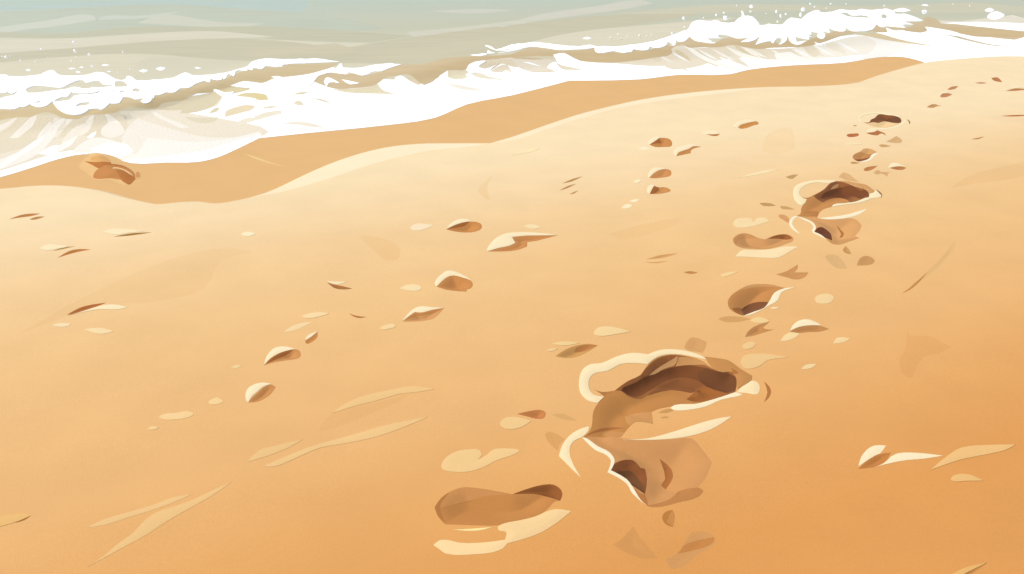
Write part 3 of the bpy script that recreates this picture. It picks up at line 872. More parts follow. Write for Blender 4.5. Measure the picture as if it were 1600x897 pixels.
# --- ripples
ripple('long rust brown ripple with a pale tail on the left sand', P('g02', "418,166! 500,122 570,104 664,91! 600,117 520,142 450,164"), h='BA723A',
       rims=[P('g02', "425,172! 520,145 600,119 700,103 792,121! 740,133 620,133 520,150")], depth=0.01)
ripple('longer ripple of the topmost pair at the left border', P('g01', "55,470! 130,442 200,433 252,434! 200,449 130,458"), h='C98A50')
ripple('shorter ripple of the topmost pair at the left border', P('g01', "183,469! 230,453 280,452! 240,467 200,473"), h='C39158')
ripple('single thin straight ripple with a pale bank below the left sand bar', P('g01', "706,578! 800,559 880,552 947,551! 870,563 790,573"), h='A97B3C',
       rims=[P('g01', "640,548! 700,530 790,533 900,545! 800,554 720,566")])
ripple('thin upper ripple of the curved pair on the left', P('g01', "325,669! 390,645 472,637! 400,654"), h='C99D5C')
ripple('thick lower ripple of the curved pair on the left', P('g01', "356,711! 430,667 500,654 567,658! 510,668 440,685"), h='C98448',
       rims=[P('g01', "245,652! 300,625 370,632 430,640! 350,656 290,664")])
for lab, sp in [('uppermost of three parallel scratch lines in mid sand', "313,246! 380,217 442,201! 370,235"),
                ('middle of three parallel scratch lines in mid sand', "293,291! 350,261 402,247! 340,278"),
                ('lowest and shortest of three parallel scratch lines in mid sand', "358,314! 390,297 414,289! 385,310")]:
    ripple(lab, P('g21', sp), h='C29058', depth=0.004)
ripple('upper curved tan ripple of a pair in mid sand', P('g21', "835,719! 920,693 1035,681! 960,706 900,716"), h='DCA567')
ripple('lower curved tan ripple of a pair in mid sand', P('g21', "820,737! 900,734 980,727! 910,744"), h='DFAA6C')
ripple('tiny brown eye shaped mark in mid sand', P('g21', "1068,799! 1110,792 1158,800! 1130,810 1090,806"), h='C98E50')

# --- long streaks
for lab, sp, h in [
    ('upper thin pale streak of the lower left pair', P('g03', "540,609! 640,560 800,512 950,468 1080,420 1192,401! 1080,452 950,500 800,545 660,590"), 'F3C990'),
    ('large curved pale streak, lowest at the bottom left', P('g03', "548,852! 640,790 740,705 830,640 900,565 970,515 1080,478 1200,435 1300,388 1442,324! 1320,410 1200,478 1090,540 1000,595 920,650 800,715 680,780"), 'F2C88D'),
    ('short pale streak with ragged left end above a long streak', P('S', "387,722! 404,704 425,698 450,692 473,687! 450,700 420,712"), 'F2C88E'),
    ('longest pale streak, curving up from lower left to mid sand', P('S', "411,729! 450,712 480,700 520,688 560,677 600,665 640,657 668,652! 630,668 590,682 540,693 500,700 460,717 430,729"), 'F3CA90'),
    ('pale arched streak above the longest streak', P('g12', "475,782! 560,720 680,670 820,640 960,613 1112,630! 1000,650 900,660 760,700 620,735"), 'F4CB90'),
    ('pale wedge cut by the left border with a thin brown lower edge', P('S', "-12,812! 0,808 20,804 38,803 48,806! 30,814 0,823 -12,826!"), 'F1C27F'),
    ('pale pointed drift rising to the right, at the right border', P('g33', "1012,250! 1100,175 1200,112 1350,95 1542,92! 1480,125 1350,155 1200,185"), 'F3C586'),
    ('small pale flat drift under the pointed right hand drift', P('g33', "1138,305 1165,281 1250,278 1300,297 1342,317! 1240,318 1150,318"), 'EFC080'),
    ('pale sliver at the bottom right corner', P('g33', "1140,905! 1200,870 1290,843 1362,829! 1290,864 1210,905!"), 'EDBA76'),
]:
    drift(lab, sp, h, 0.006)
ripple('brown sliver along the lower edge of the bottom right pale sliver', P('g33', "1205,900! 1290,868 1362,830! 1290,880 1250,904"), h='C4874A')
ripple('thin brown line along the pale wedge at the left border', P('g03', "90,579! 150,552 192,533! 155,562"), h='BE8040', depth=0.005)
dent('brown leaf shaped dent with cream lip and long pale tail, lower right sand', P('g33', "560,243! 620,190 690,152 766,140! 740,185 700,215 640,235"),
     [P('g33', "563,228! 580,170 620,120 660,98 735,97! 700,145 680,153 620,188"), P('g33', "640,237! 710,214 745,188 768,165 810,146 920,142 1090,160! 980,178 850,190 740,212")], depth=0.018, h='C78243')
T('sand_ripple', 'sand ripple', 'long diagonal groove with a tan fan, standing alone on the bare right sand', GR, [
    Hh(P('S', "1409,459! 1422,449 1446,427 1468,406 1492,376! 1491,396 1472,418 1450,436 1424,452"), 'EBBC7E', 'slope'),
    Z(P('S', "1409,459! 1420,450 1436,437 1450,424! 1436,441 1422,453"), 'CC8E4C', 'groove')], 0.002)

# --- wet lump on the wet strip
lump = relief_mound([
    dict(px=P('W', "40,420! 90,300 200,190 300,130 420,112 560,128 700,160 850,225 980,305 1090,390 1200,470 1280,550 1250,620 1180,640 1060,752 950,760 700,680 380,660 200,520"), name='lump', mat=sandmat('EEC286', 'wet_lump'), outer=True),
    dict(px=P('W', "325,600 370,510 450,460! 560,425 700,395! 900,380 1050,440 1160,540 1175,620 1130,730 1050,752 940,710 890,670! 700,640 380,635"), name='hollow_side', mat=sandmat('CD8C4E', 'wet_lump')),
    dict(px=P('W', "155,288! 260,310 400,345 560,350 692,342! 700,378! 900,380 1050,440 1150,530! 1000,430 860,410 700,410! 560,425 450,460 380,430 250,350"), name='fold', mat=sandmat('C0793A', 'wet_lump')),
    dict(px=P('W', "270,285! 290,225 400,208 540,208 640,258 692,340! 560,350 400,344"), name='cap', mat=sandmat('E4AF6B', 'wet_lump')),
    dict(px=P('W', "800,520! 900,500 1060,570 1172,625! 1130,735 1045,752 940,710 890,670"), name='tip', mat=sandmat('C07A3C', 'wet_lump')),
    dict(px=P('W', "718,490! 740,455 830,443 960,470 1080,540 1135,592! 1050,560 950,500 830,475"), name='edge', mat=sandmat('F8CE92', 'wet_lump')),  # painted highlight line along the lump
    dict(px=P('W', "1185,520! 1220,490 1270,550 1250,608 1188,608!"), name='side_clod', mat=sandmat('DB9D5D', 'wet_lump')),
    ], 0.03, wet_z, width=0.25, skirt=0.03)
emit('sand_lump', lump, 'sand lump', 'folded lump of wet brown sand at the foam edge on the left', None)
T('sand_drift', 'sand drift', 'pale slanted scratch on the wet strip right of the folded lump', GF,
  [R(P('g01', "1520,62! 1595,80 1680,112 1832,157! 1760,140 1670,118 1590,92"), 'F3CF95', 0.004)], surf=wet_z)

# ------------------------------------------------------------ dry sand with its openings
CREST = smooth(P('S', "-260,286 -120,296 0,295 60,290 110,291 150,297 190,308 230,317 245,319 280,316 310,315 335,318 360,315 400,306 440,292 490,268 540,247 600,231 650,225 700,224 765,224! 800,214 850,197 900,180 950,167 1000,156 1060,147 1130,140 1200,136 1290,134 1340,129 1380,116 1420,104 1450,97 1500,92 1560,88 1600,88 1700,92 1860,98"), closed=False)
crest_w = [hit_surface(u, v, sand_z) for u, v in CREST]
crest_w = [np.array((-200.0, -58.0))] + crest_w + [np.array((200.0, 60.0))]
sand_outline = np.array(crest_w + [np.array((200.0, -200.0)), np.array((-200.0, -200.0))])
gx, gy = np.meshgrid(np.arange(-7.5, 8.5, 0.085), np.arange(0.9, 10.5, 0.085))
g = np.stack([gx.ravel(), gy.ravel()], 1)
g += (np.random.RandomState(3).rand(*g.shape) - 0.5) * 0.03
m = inside(g, sand_outline)
g = g[m]
g = g[seg_dist(g, segs_of(sand_outline)) > 0.03]
TINTS = [  # crest highlight, undulation shade and faint tone patches painted on sand: outline, tint
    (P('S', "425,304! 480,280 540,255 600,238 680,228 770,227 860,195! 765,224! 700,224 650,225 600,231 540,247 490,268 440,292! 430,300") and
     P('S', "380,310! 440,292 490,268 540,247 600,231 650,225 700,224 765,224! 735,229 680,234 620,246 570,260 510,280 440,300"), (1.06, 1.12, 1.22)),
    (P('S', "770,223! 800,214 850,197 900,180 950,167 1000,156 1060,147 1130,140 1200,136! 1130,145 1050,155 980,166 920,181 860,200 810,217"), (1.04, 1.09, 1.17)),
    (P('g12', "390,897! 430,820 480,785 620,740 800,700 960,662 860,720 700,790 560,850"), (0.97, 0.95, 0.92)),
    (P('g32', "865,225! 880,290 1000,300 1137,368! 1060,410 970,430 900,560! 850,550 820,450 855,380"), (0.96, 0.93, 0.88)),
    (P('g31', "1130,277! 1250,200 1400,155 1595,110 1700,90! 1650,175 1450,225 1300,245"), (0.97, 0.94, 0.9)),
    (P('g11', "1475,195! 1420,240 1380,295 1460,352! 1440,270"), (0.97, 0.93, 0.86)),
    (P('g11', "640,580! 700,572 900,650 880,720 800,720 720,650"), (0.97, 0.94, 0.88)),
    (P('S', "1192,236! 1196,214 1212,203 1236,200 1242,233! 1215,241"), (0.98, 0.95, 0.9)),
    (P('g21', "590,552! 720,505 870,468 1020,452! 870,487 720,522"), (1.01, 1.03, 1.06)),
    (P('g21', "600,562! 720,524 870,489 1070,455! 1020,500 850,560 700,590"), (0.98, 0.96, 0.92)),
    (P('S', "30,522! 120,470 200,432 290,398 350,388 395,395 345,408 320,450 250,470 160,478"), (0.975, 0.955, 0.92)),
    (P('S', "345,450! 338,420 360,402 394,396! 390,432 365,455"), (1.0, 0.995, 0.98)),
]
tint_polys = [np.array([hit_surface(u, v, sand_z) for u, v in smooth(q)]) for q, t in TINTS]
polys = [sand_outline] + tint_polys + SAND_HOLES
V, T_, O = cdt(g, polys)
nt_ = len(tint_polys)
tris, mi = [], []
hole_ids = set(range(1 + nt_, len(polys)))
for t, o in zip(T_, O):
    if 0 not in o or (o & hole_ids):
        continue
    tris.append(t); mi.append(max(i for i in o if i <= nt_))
V3 = np.column_stack([V, sand_z(V[:, 0], V[:, 1])])
# seaward scarp of the berm
n0 = len(V3)
cw = np.array(crest_w)
top = np.column_stack([cw, sand_z(cw[:, 0], cw[:, 1])])
tn = np.gradient(cw, axis=0)
nrm = np.stack([-tn[:, 1], tn[:, 0]], 1) / (np.linalg.norm(tn, axis=1)[:, None] + 1e-9)
mid = top + np.column_stack([nrm * 0.05, np.full(len(cw), -0.02)])
low = top + np.column_stack([nrm * 0.22, np.full(len(cw), -0.13)])
V3 = np.vstack([V3, top, mid, low])
L = len(cw)
for i in range(L - 1):
    for a in (0, 1):
        q = (n0 + a * L + i, n0 + a * L + i + 1, n0 + (a + 1) * L + i + 1, n0 + (a + 1) * L + i)
        tris.append(q[::-1]); mi.append(0)
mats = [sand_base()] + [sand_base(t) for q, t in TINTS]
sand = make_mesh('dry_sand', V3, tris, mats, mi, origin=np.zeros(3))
tag(sand, kind='structure')

# ------------------------------------------------------------ wet strip
gx, gy = np.meshgrid(np.arange(-8, 9, 0.2), np.arange(3.5, 13, 0.2))
g = np.stack([gx.ravel(), gy.ravel()], 1)
rect = np.array([(-200, -100), (200, -100), (200, 100), (-200, 100.0)])
V, T_, O = cdt(g, [rect])
z = wet_z(V[:, 0], V[:, 1])
wm, wnt, wb = new_mat('wet_sand', 0.75, 0.1)
rgb = wnt.nodes.new("ShaderNodeRGB"); rgb.outputs[0].default_value = (*albedo('EABC7F'), 1)
grain(wnt, wb, rgb.outputs[0], bump=0.12, mott=0.02)
wet = make_mesh('wet_sand', np.column_stack([V, z]), T_, [wm], origin=np.zeros(3))
tag(wet, kind='structure')

# ------------------------------------------------------------ sea
SHORE = smooth(P('S', "-260,335 -120,306 0,277 50,262 90,249 130,241 170,244 205,255 260,254 310,253 340,246 370,233 405,216! 480,208 600,196 680,184 730,163 800,149 890,126! 1000,124 1060,117 1140,116 1170,109 1240,102 1320,98 1370,90 1410,89 1440,96 1480,112 1560,118 1700,122 1860,126"), closed=False)
def on_wet(u, v):
    return hit_surface(u, v, lambda x, y: wet_z(x, y) + 0.001)
shore_w = [np.array((-200.0, -55.0))] + [on_wet(u, v) for u, v in SHORE] + [np.array((200.0, 62.0))]
sea_outline = np.array(shore_w + [np.array((400.0, 400.0)), np.array((-400.0, 400.0))])
gx, gy = np.meshgrid(np.arange(-9.5, 10.5, 0.12), np.arange(4.5, 22, 0.12))
g = np.stack([gx.ravel(), gy.ravel()], 1)
gx, gy = np.meshgrid(np.arange(-60, 60, 3.0), np.arange(22, 90, 3.0))
g = np.vstack([g, np.stack([gx.ravel(), gy.ravel()], 1)])
g = g[inside(g, sea_outline)]
g = g[seg_dist(g, segs_of(sea_outline)) > 0.05]
BANDS = [  # paler and darker colour bands across the water
    (P('wa', "-20,18! 250,8 540,-2 700,4 960,-6 960,20 940,38! 700,24 540,13 250,23 -20,36"), 'C3D3CA'),
    (P('wa', "-20,37! 250,24 540,14 700,25 940,39! 1100,62 1200,90 760,84 600,85 450,82 330,92 200,104 -20,98"), 'CACFBA'),
    (P('wa', "-10,86! 160,62 290,48 300,62! 200,78 80,92 -10,98"), 'D9DCCB'),
    (P('wa', "305,62! 320,52 420,50 560,36! 530,45 430,58"), 'D6DACA'),
    (P('wa', "430,72! 480,52 540,46 620,60 700,70 830,72! 760,84 600,82"), 'DAD9C4'),
    (P('wa', "1340,36! 1500,28 1600,32! 1500,42"), 'DAD9CB'),
    (P('wa', "1270,100! 1450,84 1640,60! 1640,78 1450,96 1290,114"), 'DEDAC6'),
    (P('wa', "-20,99! 200,105 330,92 450,82 600,85 760,82 900,86 1060,95 1290,113! 1170,131 1085,146! 900,132 760,108 600,98 450,104 200,120 -20,112"), 'CECAAC'),
    (P('wa', "790,121! 900,126 1000,130 1170,134! 1090,147 1010,144 900,134"), 'E4DEC6'),
    (P('wa', "-20,118! 200,120 450,105 600,98 700,99 860,116! 700,120 560,126 400,136 200,152 -20,168"), 'E6DFC7'),
    (P('wa', "-20,168! 200,152 400,135 560,125 700,120 860,126 1000,142 1090,148! 1180,132 1300,115 1450,95 1600,78 1700,67 1840,52 2000,44 2200,41! 2100,60 1900,90 1750,120 1600,160! 1450,186 1300,205 1200,200 1000,195 800,192 600,180 500,170 300,170 -20,197"), 'D3CBAC'),
    (P('wa', "-20,197! 300,171 500,171 600,181! 420,196 440,230 200,250 -20,240"), 'E6DDC2'),
    (P('wa', "760,158! 900,150 1100,150 1100,160 900,168 800,178!"), 'D8CDAE'),
    (P('wb', "-40,79! 100,42 250,22 400,0 440,10! 380,24 240,44 0,77 -40,84"), 'DDDAC9'),
    (P('wb', "320,42! 480,28 620,16 820,14 1100,20 1600,22 1640,40! 1300,40 1000,36 800,34 640,42 480,44"), 'D9D3B8'),
    (P('wb', "0,152! 100,120 240,95 400,80 560,66 700,55 560,90 420,130 300,145 120,148"), 'E8DFC6'),
    (P('wb', "1260,60! 1400,66 1620,62 1620,90! 1450,85 1330,72"), 'F3E9D8'),
]
WASH = [  # sheet of foamy water sliding over the sand: tone zones
    (P('S', "-40,182! 60,172 120,178 180,168 250,170 300,160 352,140! 340,165 282,175! 350,186 420,205 405,214! 370,231 340,244 310,251 260,252 205,253 170,242 130,239 90,247 50,260 0,275 -40,284"), 'F0E4CD'),
    (P('S', "-40,182! 60,172 120,178 180,170 200,200 150,215 120,210 60,225 -40,240"), 'E9DCC0'),
    (P('wc', "100,900! 200,800 330,680 385,640! 350,760 250,850 180,900"), 'FBF2E2'),
    (P('wc', "-20,850! 100,720 185,685! 100,780 0,840"), 'F8ECD8'),
    (P('wc', "480,900! 540,780 560,690 640,720 600,820 560,900"), 'F6EBD8'),
    (P('wc', "800,880! 860,800 930,680 975,660! 950,780 880,860"), 'FBF1DF'),
    (P('wc', "1060,800! 1120,730 1090,650 1180,690 1270,780 1290,840 1150,900 1050,860"), 'FAF1E2'),
    (P('S', "-40,262! 40,232 88,190 120,178 84,215 60,240 0,264 -40,275"), 'FBF4E8'),
    (P('S', "60,240! 82,228 100,228 84,240"), 'FFFFFF'),
    (P('S', "215,185! 280,205 330,215 410,210! 400,222 340,236 300,243 240,246 200,240 190,215"), 'F7EFDF'),
    (P('S', "230,215! 300,222 350,218 405,205! 412,216 370,234 340,247 310,254 260,255 205,259! 190,250 215,238"), 'FCF7EC'),
    (P('S', "190,249! 260,243 320,235 360,222 405,210! 412,218! 370,236 340,248 310,256 260,256 205,260!"), 'FFFFFF'),
    (P('S', "-40,275! 0,266 50,250 90,238 130,232! 140,243 90,252 50,266 0,280 -40,292"), 'FFFFFF'),
    (P('S', "110,238! 130,222 150,215 190,225 208,240 190,248 150,238"), 'FCF6EA'),
    (P('wc', "-20,780! 60,740 150,715! 60,790 -20,830"), 'FAF2E4'),
    (P('wc', "380,900! 450,800 520,730! 540,760 470,850 420,900"), 'FAF1E2'),
    (P('wc', "560,900! 610,790 690,700! 680,780 620,870 590,900"), 'F3E8D3'),
    (P('wc', "720,900! 760,830 800,780! 790,850 760,900"), 'FFFBF2'),
    (P('wc', "900,900! 960,850 1000,835! 980,880 950,900"), 'FFFFFF'),
    (P('g00', "380,897! 400,860 470,790 560,760! 500,840 430,897"), 'F8EEDC'),
    (P('g01', "0,120! 100,60 200,-10 280,-60! 240,0 150,60 60,120 0,150"), 'FFFDF6'),
    (P('g01', "330,40! 400,-10 480,-50! 450,0 400,30 370,45"), 'FFFBF2'),
    (P('g01', "560,30! 640,0 780,0 830,40! 760,70 650,60"), 'FFFFFF'),
    (P('wd', "205,590! 300,640 420,700 540,745 640,790! 560,800 420,740 280,670"), 'F8F1E2'),
    (P('wd', "640,470! 830,435 890,415 975,470! 900,560 780,615 620,645 540,640 565,610! 420,615 300,605! 350,545 560,512"), 'DDD0AF'),
    (P('wd', "590,680! 740,692 935,685! 925,715 830,745 720,740 640,715"), 'E3D7BA'),
    (P('wd', "840,645! 900,590 955,588! 920,630"), 'DCD3B0'),
    (P('wd', "1010,685! 1010,630 1120,580 1210,558 1320,565! 1300,600 1180,640"), 'EBD9B6'),
    (P('wd', "1115,465! 1200,436 1350,435 1430,455 1460,500! 1350,495 1240,478"), 'E1D0A0'),
    (P('wd', "1065,365! 1150,360 1265,375 1260,400! 1130,435 1020,440 960,420 940,405"), 'DDCEA2'),
    (P('wd', "1385,600! 1430,575 1560,570! 1500,590"), 'EADAB8'),
    (P('wd', "1080,780! 1200,700 1400,680 1595,620 1595,650! 1400,700 1180,760"), 'F2E8D2'),
    (P('we', "-20,505! 60,510 105,520 130,570! 0,568"), 'E1CF98'),
    (P('we', "55,668! 110,640 230,638! 150,655"), 'E8DBBE'),
    (P('we', "-20,745! 100,700 280,680! 180,715 0,765"), 'F0E5CE'),
    (P('we', "300,500! 380,510 470,490 545,490! 500,510 420,518 350,515"), 'DDD0A8'),
    (P('we', "385,605! 450,575 500,625! 440,630"), 'E8DCC0'),
    (P('we', "575,555! 650,558 730,580 785,615! 700,590"), 'DDD2B4'),
    (P('we', "260,822! 350,803 480,800 600,820 720,860! 560,850 400,828"), 'F3E8D4'),
    (P('we', "780,460! 850,462 1000,452 1180,437 1270,402! 1285,440 1340,480 1500,514! 1200,508 930,494"), 'E6D9B8'),
    (P('we', "1330,355! 1450,322 1595,302 1760,290! 1860,320 1950,345! 1800,345 1720,400 1640,460! 1560,400 1450,352"), 'E3D4B0'),
    (P('we', "1400,420! 1500,455 1620,500 1700,528! 1560,505 1450,470"), 'E9DEC4'),
    (P('wf', "0,395! 190,390 210,425 180,440! 200,470 0,472"), 'E9DDBD'),
    (P('wf', "250,350! 400,290 640,272 900,275 1000,285! 1100,330 1040,380! 1130,408 960,420 860,415 740,370! 660,360 560,330 440,400 340,380"), 'E6D8BC'),
    (P('wf', "310,360! 380,328 520,330! 430,375 360,385"), 'E0D3B5'),
    (P('wf', "440,410! 560,340 620,345 668,428! 600,400 560,420"), 'E9DCC4'),
    (P('wf', "230,430! 330,425 420,460 740,522! 500,495 300,470"), 'EDE2C9'),
    (P('wf', "-20,530! 120,550 400,610! 250,610 100,585"), 'F4ECD9'),
    (P('wf', "1120,310! 1180,345 1330,365 1440,400! 1300,395 1180,385"), 'E6DABE'),
    (P('g20', "0,365! 150,372 260,350 280,400 220,440! 130,445 50,425"), 'E9DEC8'),
    (P('g20', "600,392! 850,352 1000,298 1040,290 1130,330 1000,410! 860,412 700,400"), 'E9DCC2'),
    (P('wg', "-20,560! 60,500 180,470 300,500 700,460 900,500 1300,500 1595,480 1595,560! 1300,620 1100,620 800,600 500,640 300,700 0,700"), 'EADDC4'),
    (P('wg', "90,520! 140,520 270,630! 200,620 130,570"), 'DCCBA6'),
    (P('wg', "240,490! 420,570 560,700! 400,640 300,570"), 'E2D4B4'),
    (P('wg', "560,560! 640,540 880,700! 700,640"), 'E9DEC6'),
    (P('wg', "700,460! 850,520 1100,620! 900,600 760,520"), 'DFD0AC'),
    (P('wg', "-20,600! 100,640 250,745! 120,700 -20,640"), 'EADFC8'),
    (P('wg', "180,470! 220,475 420,590 700,700 800,740! 600,700 350,600"), 'FEF9EC'),
    (P('wg', "625,482! 700,510 900,580 1060,612! 850,610 720,560"), 'FEF8EA'),
    (P('wg', "750,455! 800,470 900,530 1000,600! 880,560"), 'FCF3E2'),
    (P('wg', "1130,560! 1250,540 1500,560 1595,600 1595,640! 1350,640 1150,610"), 'FDF8EE'),
    (P('wh', "-20,500! 200,480 440,420 600,380 800,375 1000,430! 900,560 700,570 400,600 200,600 0,560"), 'F6EEDD'),
    (P('wh', "740,372! 1000,422 1220,450! 1080,545 880,600 640,610! 800,540 860,450"), 'FBF7EE'),
    (P('wh', "80,470! 200,480 280,560 200,590"), 'E9DCBE'),
    (P('wh', "330,470! 400,430 500,500 560,540! 420,530"), 'EFE5CE'),
    (P('wh', "600,340! 740,330 900,350 1050,395 1200,430! 1500,485! 1300,465 1050,430 900,405 740,370 640,360"), 'DDC9A0'),
    (P('wh', "1160,330! 1350,360 1595,400! 1400,395 1250,370"), 'F1E7D4'),
] + [(P('wg', "%d,%d! %d,%d %d,%d! %d,%d" % (x, y, x + l * 0.5, y + l * 0.22, x + l, y + l * 0.5 + 6, x + l * 0.45, y + l * 0.28 + 10)), c)
      for x, y, l, c in [(60, 540, 190, 'FFFCF4'), (330, 510, 220, 'FFFBF0'), (470, 500, 260, 'FAF3E4'), (560, 590, 180, 'FFFFFF'), (860, 500, 200, 'FBF4E4'),
                         (960, 520, 150, 'E6D8BA'), (1080, 505, 170, 'FDF8EC'), (1240, 490, 190, 'E7DABF'), (1330, 500, 200, 'FFFBF2'), (1450, 480, 210, 'E9DDC4'),
                         (1540, 470, 220, 'FFFCF4'), (1660, 450, 230, 'EDE2CC'), (1780, 430, 240, 'FFFCF5'), (-90, 560, 160, 'FAF3E3'), (-180, 570, 150, 'E3D5B6')]] + [
    (P('g30', "1000,190! 1100,215 1250,255 1400,285 1595,293! 1400,278 1250,243 1100,205"), 'CDBB9C'),
]
FACE_L = (P('wc', "-60,600! 20,602 100,605 180,590 220,580 310,556 400,585 480,570 545,523 600,598 700,658 800,665 930,600 1060,610 1140,545 1240,540 1280,485 1400,498 1465,520")
          + P('wd', "170,540 240,520 280,455 400,428 480,430 550,383 640,380 700,345 800,310 860,290 1000,290 1100,238 1300,185 1400,180 1440,158! 1595,160")
          + P('we', "300,208 500,197 860,187! 800,230 700,262 560,300 350,330 200,345 60,400 -60,395!")
          + P('wd', "1240,320 1100,362 940,400 830,432 650,452 600,500 560,512 350,545 300,590 180,592 40,575")
          + P('wc', "1300,590 1180,640 1050,655 900,662 820,700 750,706 660,695 560,650 480,635 400,650 330,680 180,685 -60,725!"))
FACE_R = (P('we', "590,375! 650,322 780,290 900,303 1030,300 1100,318 1300,275 1500,210 1595,205 1760,198 1990,135")
          + P('wf', "0,268 300,245 640,232 760,190 860,155 1020,175 1200,190 1280,190 1350,188 1520,170 1595,215")
          + P('g20', "640,322 730,328 760,305 850,310 900,298 1000,275")
          + P('wg', "30,470 100,470 130,432 200,430 250,382 300,420 400,440 500,450 600,400 780,390 870,395 985,375 1130,425 1180,460 1270,375 1365,468 1490,410 1595,380")
          + P('wh', "380,340 440,320 610,325 820,310 865,252 900,280 1050,280 1165,288 1250,258 1140,225 1340,222 1360,180 1480,200 1540,240 1700,250 2400,262! 2400,330!")
          + P('g30', "1595,232 1380,232 1290,228! 1200,210 1080,180 985,170! 990,195 870,195! 760,185 740,200 640,195 540,205 440,230 340,265 230,290 120,295 0,300")
          + P('wg', "1000,510 820,490 700,465 560,490 400,490 250,495 170,470 60,510")
          + P('g20', "1000,330 880,360 780,375 600,392 380,375 250,350 0,362")
          + P('wf', "1000,285 900,270 620,270 400,290 220,335 200,385 0,398")
          + P('we', "1750,420 1595,310 1450,322 1330,352 1270,400 1180,435 1000,450 850,460 750,440 700,420 640,400"))
allb = [(p, watermat(h), None) for p, h in BANDS]
wash_all = P('S', "-60,188! 60,176 120,180 180,172 260,168 340,140 400,125 470,125 520,135 600,135 660,128 700,115 760,100 850,98 950,98 1040,82 1120,74 1200,78 1300,68 1400,64 1480,52 1560,62 1640,70 1900,80! 1900,140! 1560,140 1440,118 1410,100")
def sea_poly(px, sm=True):
    q = smooth(px) if sm else px
    out = np.array([hit_surface(u, v, sea_z) for u, v in q])
    return out
polys = [sea_outline] + [sea_poly(p) for p, m_, _ in allb]
i_band = len(polys)
# wash body: from the shore line up to the wave faces
wb_px = [(u, v) for u, v in SHORE][::-1]
wash_outline = np.array([on_wet(u, v) for u, v in wb_px] + [hit_surface(u, v, sea_z) for u, v in
                 smooth(P('S', "-120,190! -60,188 60,178 120,182 180,174 260,168 300,150 340,130 400,112 440,100 520,105 560,120 640,122 700,100 760,90 850,92 950,92 1040,72 1120,66 1200,70 1300,58 1400,48 1480,40 1560,52 1640,56 1860,60!"), closed=False)])
polys.append(wash_outline)
i_wash0 = len(polys) - 1
for p, h in WASH:
    polys.append(sea_poly(p))
i_face_l = len(polys); polys.append(sea_poly(FACE_L))
i_face_r = len(polys); polys.append(sea_poly(FACE_R))
V, T_, O = cdt(g, polys)
Zs = sea_z(V[:, 0], V[:, 1])
ds = seg_dist(V, np.hstack([np.array(shore_w)[:-1], np.array(shore_w)[1:]]))
wz = wet_z(V[:, 0], V[:, 1]) + 0.001
Zs = np.where(ds < 0.25, wz + (Zs - wz) * sstep(ds / 0.25), Zs)
V3 = np.column_stack([V, Zs])
sea_t, sea_m, wash_t, wash_m, fl, fr = [], [], [], [], [], []
for t, o in zip(T_, O):
    if 0 not in o:
        continue
    top_ = max(o)
    if top_ == i_face_r: fr.append(t)
    elif top_ == i_face_l: fl.append(t)
    elif i_wash0 <= top_ < i_face_l and i_wash0 in o:
        wash_t.append(t); wash_m.append(top_ - i_wash0)
    else:
        b_ = max([i for i in o if i < i_band] + [0])
        sea_t.append(t); sea_m.append(b_)
sea = make_mesh('sea', V3, sea_t, [seamat()] + [m_ for p, m_, _ in allb], sea_m, origin=np.zeros(3))
tag(sea, kind='structure')
wash = make_mesh('foam_wash', V3, wash_t,
                 [foammat()] + [foammat(h, name='foamy_water') if h != 'FFFFFF' else foammat() for p, h in WASH],
                 wash_m, origin=np.zeros(3))
tag(wash, 'thin sheet of white foamy water streaked with beige sliding up the wet sand', 'foam', kind='stuff')

def pieces_face(tris, h):
    return [('wave_face', V3, tris, watermat(h, 'wave_water'))]
# ------------------------------------------------------------ breaking waves: face + thick foam crests
def foam(outer, holes=(), height=0.05, name='foam_crest', h='FFFFFF', width=0.08, bump=0.006):
    return relief_mound([dict(px=outer, name=name, mat=foammat(h), outer=True)], height, sea_z, width=width, holes=holes, skirt=0.02, lift=0.003, bump=bump, step=0.06)

left_outer = (P('wc', "-60,250! 0,250 60,245 100,270! 380,262 480,215 550,200 610,245 850,265 960,235 1080,225 1200,290 1300,300 1320,262 1365,268 1430,320!")
              + P('wd', "200,318 400,300 480,275 600,225 690,260 860,260 1000,230 1160,185 1240,160 1290,110 1400,95 1595,95")
              + P('we', "400,162 700,157 875,180! 500,195 300,203! 290,212 200,225 100,225! 60,255 0,240")
              + P('wd', "1400,185 1300,172! 1295,200 1240,180! 1240,205 1160,200 1120,208! 1100,262 1060,240 1040,240! 1000,296 980,268! 970,300 860,290! 850,325 800,310! 700,345 640,382 550,385! 480,430 400,430! 300,460 280,450! 270,490 250,485! 240,520 170,545 130,520! 160,510 140,490! 80,505 40,485")
              + P('wc', "1280,482! 1240,540 1140,545! 1060,610 1020,600 930,605! 870,650 800,665 700,655 600,600 545,525! 480,570 400,585 310,555! 240,585 220,578! 150,605 20,600 -60,598!"))
left_holes = [P('wc', "-40,410! 40,440 80,425! 130,445 185,408! 150,460 80,488 -40,495"),
              P('wc', "270,405 320,375 400,362 520,370 650,380 740,335 860,305 900,335! 1030,312 1070,345 1190,353! 1080,385 1000,388! 960,378 880,405 860,390 740,378! 690,400 650,415 500,430 420,450 300,440"),
              P('wc', "565,522! 640,480 700,478 740,430! 830,440 1000,430 1060,398! 1000,450 900,465 770,465! 700,525 620,528"),
              P('wc', "775,582! 830,545 940,535! 900,570"),
              P('wc', "1200,320! 1290,318 1335,370! 1260,388 1200,378"),
              P('wc', "1240,450! 1260,412 1310,425!"),
              P('wc', "1385,425! 1400,398 1455,395! 1420,440"),
              P('wc', "370,542! 395,525 425,522! 410,540"),
              P('wd', "50,420! 60,395 130,395! 95,440"),]
lp = pieces_face(fl, 'DDC696') + foam(left_outer, left_holes, height=0.022, bump=0.004)
